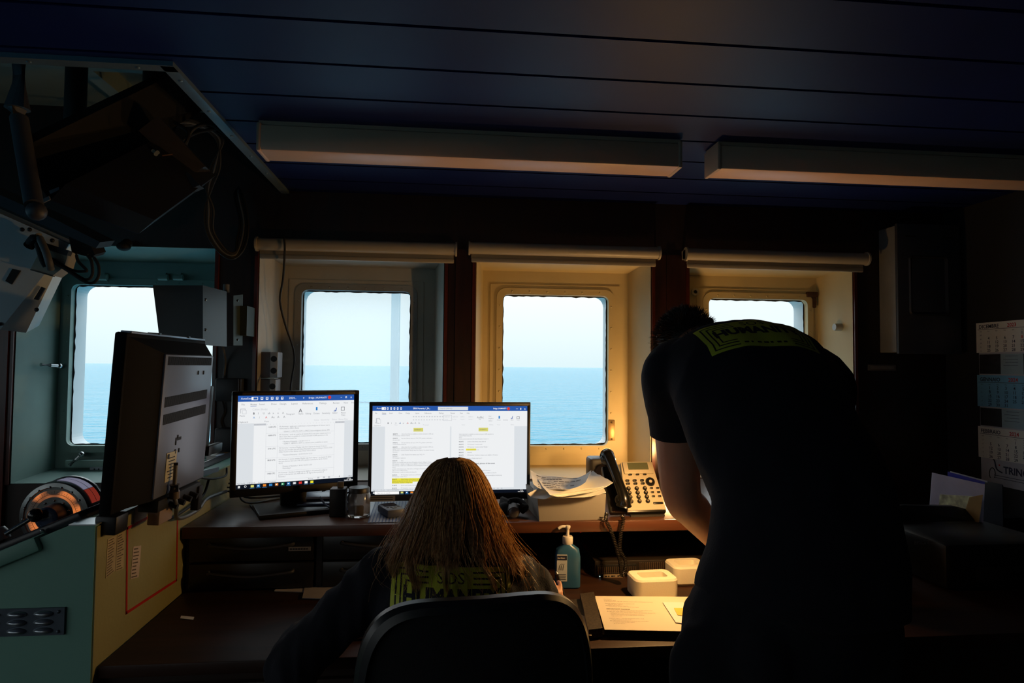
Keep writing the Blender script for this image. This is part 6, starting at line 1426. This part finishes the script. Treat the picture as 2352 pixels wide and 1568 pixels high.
P0 = at_y(1035, 1372, 1.36); project_patch('back_print', logo(), V((P0.x, 1.30, at_y(1035, 1384, 1.36).z + .0145)), V((1, 0, -.03)).normalized(), V((0, .12, 1)).normalized(), V((0, 1, -.12)).normalized(), bv, [YLW, NVP], root)['label'] = 'lime yellow back print reading SOS HUMANITY'
m = MB(); limb(m, [(V((.06, 1.39, .66)), .165, .12), (V((.06, 1.40, .56)), .185, .13), (V((.06, 1.43, .53)), .17, .11)], 24, 5, side=(1, 0, 0))
for h, k, a in ((hpL, knL, anL), (hpR, knR, anR)): limb(m, [(h, .092), (h.lerp(k, .5), .082), (k, .070), (k.lerp(a, .5), .062), (a, .056), (a - V((0, 0, .02)), .055)], 16, 5)
organic('trousers', m, NAVY2, root, .009, 5, .003, 7.0)
for a in (anL, anR): m = MB(); shoe(m, V((a.x, a.y - .02, .0)), V((0, 1, 0))); organic('boot', m, mat('black_leather', (16, 15, 15), .45), root, .008, 3, cuts=[(V((0, 0, 0.001)), V((0, 0, -1)))])
# long hair: silhouette table (left px, right px) per row, at about Y 1.55
SIL = [(1050, 1030, 1052), (1056, 1006, 1078), (1066, 992, 1092), (1085, 976, 1106), (1110, 963, 1120), (1140, 951, 1131), (1170, 940, 1141), (1200, 926, 1152), (1230, 911, 1162), (1258, 899, 1176), (1280, 890, 1190), (1300, 894, 1202), (1325, 903, 1206)]
TB_ = []
for py, a, b in SIL:
    yy = 1.60 if py < 1130 else 1.60 - .165 * min(1, (py - 1130) / 150)
    A, B_ = at_y(a, py, yy), at_y(b, py, yy); TB_.append((A.z, (A.x + B_.x) / 2, (B_.x - A.x) / 2, yy))
def hsec(z):
    if z >= TB_[0][0]: return TB_[0][1], TB_[0][2] * .5, TB_[0][3]
    for i in range(len(TB_) - 1):
        if TB_[i + 1][0] <= z <= TB_[i][0]:
            f = (TB_[i][0] - z) / (TB_[i][0] - TB_[i + 1][0]); return tuple(TB_[i][k] + (TB_[i + 1][k] - TB_[i][k]) * f for k in (1, 2, 3))
    return TB_[-1][1:]
ztop = TB_[0][0]
def hdepth(z):       # half depth of the hair body behind the head
    t = (ztop - z)
    if t < .10: return .105 * math.sqrt(max(0, 1 - ((.10 - t) / .10) ** 2)) + .004
    return .109
HAIR = bpy.data.materials.new('blond_hair'); HAIR.use_nodes = True; nt = HAIR.node_tree; N = nt.nodes; L = nt.links; b = N['Principled BSDF']
tc = N.new('ShaderNodeTexCoord'); nz = N.new('ShaderNodeTexNoise'); mp = N.new('ShaderNodeMapping'); mp.inputs['Scale'].default_value = (1, 1, .12); L.new(tc.outputs['Object'], mp.inputs[0]); L.new(mp.outputs[0], nz.inputs[0]); nz.inputs['Scale'].default_value = 160
r = N.new('ShaderNodeValToRGB'); L.new(nz.outputs['Fac'], r.inputs[0]); r.color_ramp.elements[0].position = .35; r.color_ramp.elements[0].color = (*lin((184, 138, 86)), 1); r.color_ramp.elements[1].position = .65; r.color_ramp.elements[1].color = (*lin((252, 220, 164)), 1)
L.new(r.outputs[0], b.inputs['Base Color']); b.inputs['Roughness'].default_value = .32; b.inputs['Specular IOR Level'].default_value = .6
tl = N.new('ShaderNodeBsdfTranslucent'); L.new(r.outputs[0], tl.inputs[0]); mx = N.new('ShaderNodeMixShader'); mx.inputs[0].default_value = .5; L.new(b.outputs[0], mx.inputs[1]); L.new(tl.outputs[0], mx.inputs[2]); L.new(mx.outputs[0], N['Material Output'].inputs[0])
rs = random.Random(21); L_ = []
CL = [(rs.uniform(-.55, PI + .55), rs.uniform(0, 6.28), rs.uniform(24, 40), rs.uniform(-.05, .015), rs.uniform(.0, 1)) for _ in range(84)]
def strand(phi, z1, jit, wob, rr, n=19, z0=None, cl=None):
    P_ = []; z0 = z0 if z0 is not None else ztop - .001; seed = rs.uniform(0, 50); off = rs.uniform(-1, 1)
    if cl is None: cl = (phi, rs.uniform(0, 6), 30, 0, 0)
    for i in range(n):
        t = i / (n - 1); z = z0 + (z1 - z0) * (t ** 1.3)
        cx, hw, yy = hsec(z); hd = hdepth(z); low = min(1, max(0, (ztop - z - .07) / .16))
        f = rr + cl[3] * low + jit * low * noise.noise(V((phi * 3, z * 9, seed)))
        pp = phi * (1 - .62 * low) + cl[0] * .62 * low + (wob + .035) * low * math.sin(z * cl[2] + cl[1]) + .015 * noise.noise(V((seed, z * 14, 0)))
        if t > .8: pp += (cl[0] - pp) * (t - .8) * 1.6
        c, s_ = math.cos(pp), math.sin(pp)
        x = cx + hw * f * math.copysign(abs(c) ** (1 - .1 * low), c); y = yy - hd * f * s_ * (1 if s_ > 0 else .55)
        x += .005 * low * math.sin(z * cl[2] * 1.2 + cl[1] * 2); y += .004 * low * math.cos(z * cl[2] + cl[1])
        P_.append(V((x, y, z)))
    return P_
for i in range(6400):
    cl = CL[rs.randrange(len(CL))]; phi = cl[0] + rs.gauss(0, .055)
    z1 = 1.04 - .045 * cl[4] + rs.uniform(-.008, .012)
    if cl[4] > .8: z1 -= .035
    if phi < .7: z1 -= .035
    if phi > PI - .4: z1 -= .02
    L_.append(strand(phi, z1, .05, .02, rs.uniform(.90, 1.0) if rs.random() < .8 else rs.uniform(.98, 1.03), cl=cl))
for i in range(260):      # stray hairs
    phi = rs.uniform(-.2, PI + .2); L_.append(strand(phi, rs.uniform(.93, 1.02), .5, .16, rs.uniform(1.0, 1.06)))
for i in range(24):       # frizz on the crown
    phi = rs.uniform(0, PI); z0 = ztop - rs.uniform(0, .05); cx, hw, yy = hsec(z0); hd = hdepth(z0); p = V((cx + hw * math.cos(phi), yy - hd * math.sin(phi) * .6, z0)); d = V((math.cos(phi), rs.uniform(-.3, .3), rs.uniform(.2, .8))).normalized()
    L_.append([p - d * .004, p + d * .002, p + d * .004 + V((rs.uniform(-.005, .005), 0, -.002)), p + d * .005 + V((rs.uniform(-.008, .008), 0, -.008))])
hr = hairs('hair', L_, HAIR, root, 3, .00075)
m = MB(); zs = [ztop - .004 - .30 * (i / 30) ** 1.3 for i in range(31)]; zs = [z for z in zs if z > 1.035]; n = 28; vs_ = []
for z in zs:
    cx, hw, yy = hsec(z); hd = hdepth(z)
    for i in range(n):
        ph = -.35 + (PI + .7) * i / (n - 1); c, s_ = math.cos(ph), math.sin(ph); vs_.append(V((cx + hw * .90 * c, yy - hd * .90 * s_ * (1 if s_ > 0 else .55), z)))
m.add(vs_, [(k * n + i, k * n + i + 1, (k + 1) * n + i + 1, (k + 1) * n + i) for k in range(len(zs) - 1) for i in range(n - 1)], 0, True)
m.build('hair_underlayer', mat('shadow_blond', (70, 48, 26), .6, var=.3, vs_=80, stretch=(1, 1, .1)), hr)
# pen held in the right hand
a, b = at_y(1296, 1372, 1.755), at_y(1279, 1318, 1.77)
m = MB(); m.cyl(a, b, .0050, seg=12); m.cyl(b, b + (b - a) * .12, .0045, .001, 12, 1); o = m.build('pen', [BLK, CHROME]); props(o, 'dark pen held in the right hand of the seated person', 'pen')
# ================================================================== office chair
CT = Matrix.Translation((.062, 1.235, .014)) @ Matrix.Rotation(R(7), 4, 'Z')
root = thing('office_chair', 'dark office chair with rounded back in which the blond person sits', 'chair', M=CT)
FAB = mat('dark_chair_fabric', (16, 18, 22), .9, var=.15, bump=.6, bs=400); SHELL = mat('grey_chair_rim', (26, 30, 34), .35, var=.06)
# outline of the back (local x, z)
hw_, zt0, zb0 = .222, .985, .52
out = []
def bo(t):      # closed outline parameter
    a = 2 * PI * t; c, s_ = math.cos(a), math.sin(a)
    x = hw_ * math.copysign(abs(c) ** .42, c) * (1 if s_ > 0 else .93); z = (zt0 + zb0) / 2 + (zt0 - zb0) / 2 * math.copysign(abs(s_) ** .62, s_)
    return x, z
def by(x, z): return -.055 + .9 * x * x + .10 * (z - .75) ** 2 * 2
NB = 72
m = MB(CT); loops = []
for f, dy in ((0.0001, .018), (.5, .02), (.88, .018), (1.0, .002), (1.0, -.008), (.95, -.020), (.5, -.026), (.0001, -.026)):
    lp = []
    for i in range(NB):
        x, z = bo(i / NB); zc_ = (zt0 + zb0) / 2; xx, zz_ = x * f, zc_ + (z - zc_) * f; lp.append(V((xx, by(xx, zz_) + dy, zz_)))
    loops.append(lp)
for i in range(len(loops) - 1):
    n0 = len(m.V); m.add(loops[i] + loops[i + 1], [(k, (k + 1) % NB, NB + (k + 1) % NB, NB + k) for k in range(NB)], 0, True)
m.build('backrest', FAB, root)
m = MB(CT); lp = [V((bo(i / NB)[0] * 1.0, by(*bo(i / NB)) - .010, bo(i / NB)[1])) for i in range(NB)]
def rimloop(f, dy): return [V((bo(i / NB)[0] * f, by(bo(i / NB)[0] * f, bo(i / NB)[1]) + dy, .7525 + (bo(i / NB)[1] - .7525) * f)) for i in range(NB)]
rl = [rimloop(.925, -.0245), rimloop(.935, -.031), rimloop(.985, -.026), rimloop(1.012, -.014), rimloop(1.012, .004), rimloop(.995, .008)]
for i in range(5): m.add(rl[i] + rl[i + 1], [(k, (k + 1) % NB, NB + (k + 1) % NB, NB + k) for k in range(NB)], 0, True)
m.build('back_rim', SHELL, root)
m = MB(CT); m.tube([(0, -.09, .62), (0, -.12, .52), (0, -.08, .43), (0, .08, .42)], .022, 12); m.build('back_support', BLK, root)
m = MB(CT); m.box((0, .20, .465), (.48, .46, .07), 0, .03, seg=3); m.build('seat', FAB, root)
m = MB(CT); m.cyl((0, .18, .12), (0, .18, .43), .028, .024, 20); m.box((0, .18, .425), (.2, .2, .03), 0, .006); m.build('gas_column', BLK, root)
m = MB(CT); m.cyl((0, .18, .08), (0, .18, .13), .04, .035, 20)
for i in range(5): a = 2 * PI * i / 5 + .3; m.tube([(0, .18, .11), (.15 * math.cos(a), .18 + .15 * math.sin(a), .10), (.28 * math.cos(a), .18 + .28 * math.sin(a), .075)], .018, 10)
m.build('star_base', BLK, root)
for i in range(5): a = 2 * PI * i / 5 + .3; c_ = V((.28 * math.cos(a), .18 + .28 * math.sin(a), .028)); m = MB(CT); m.cyl(c_ - V((.0, .022, 0)), c_ + V((0, .022, 0)), .027, seg=18); m.cyl(c_, c_ + V((0, 0, .045)), .008, seg=8); m.build('caster', BLK, root)
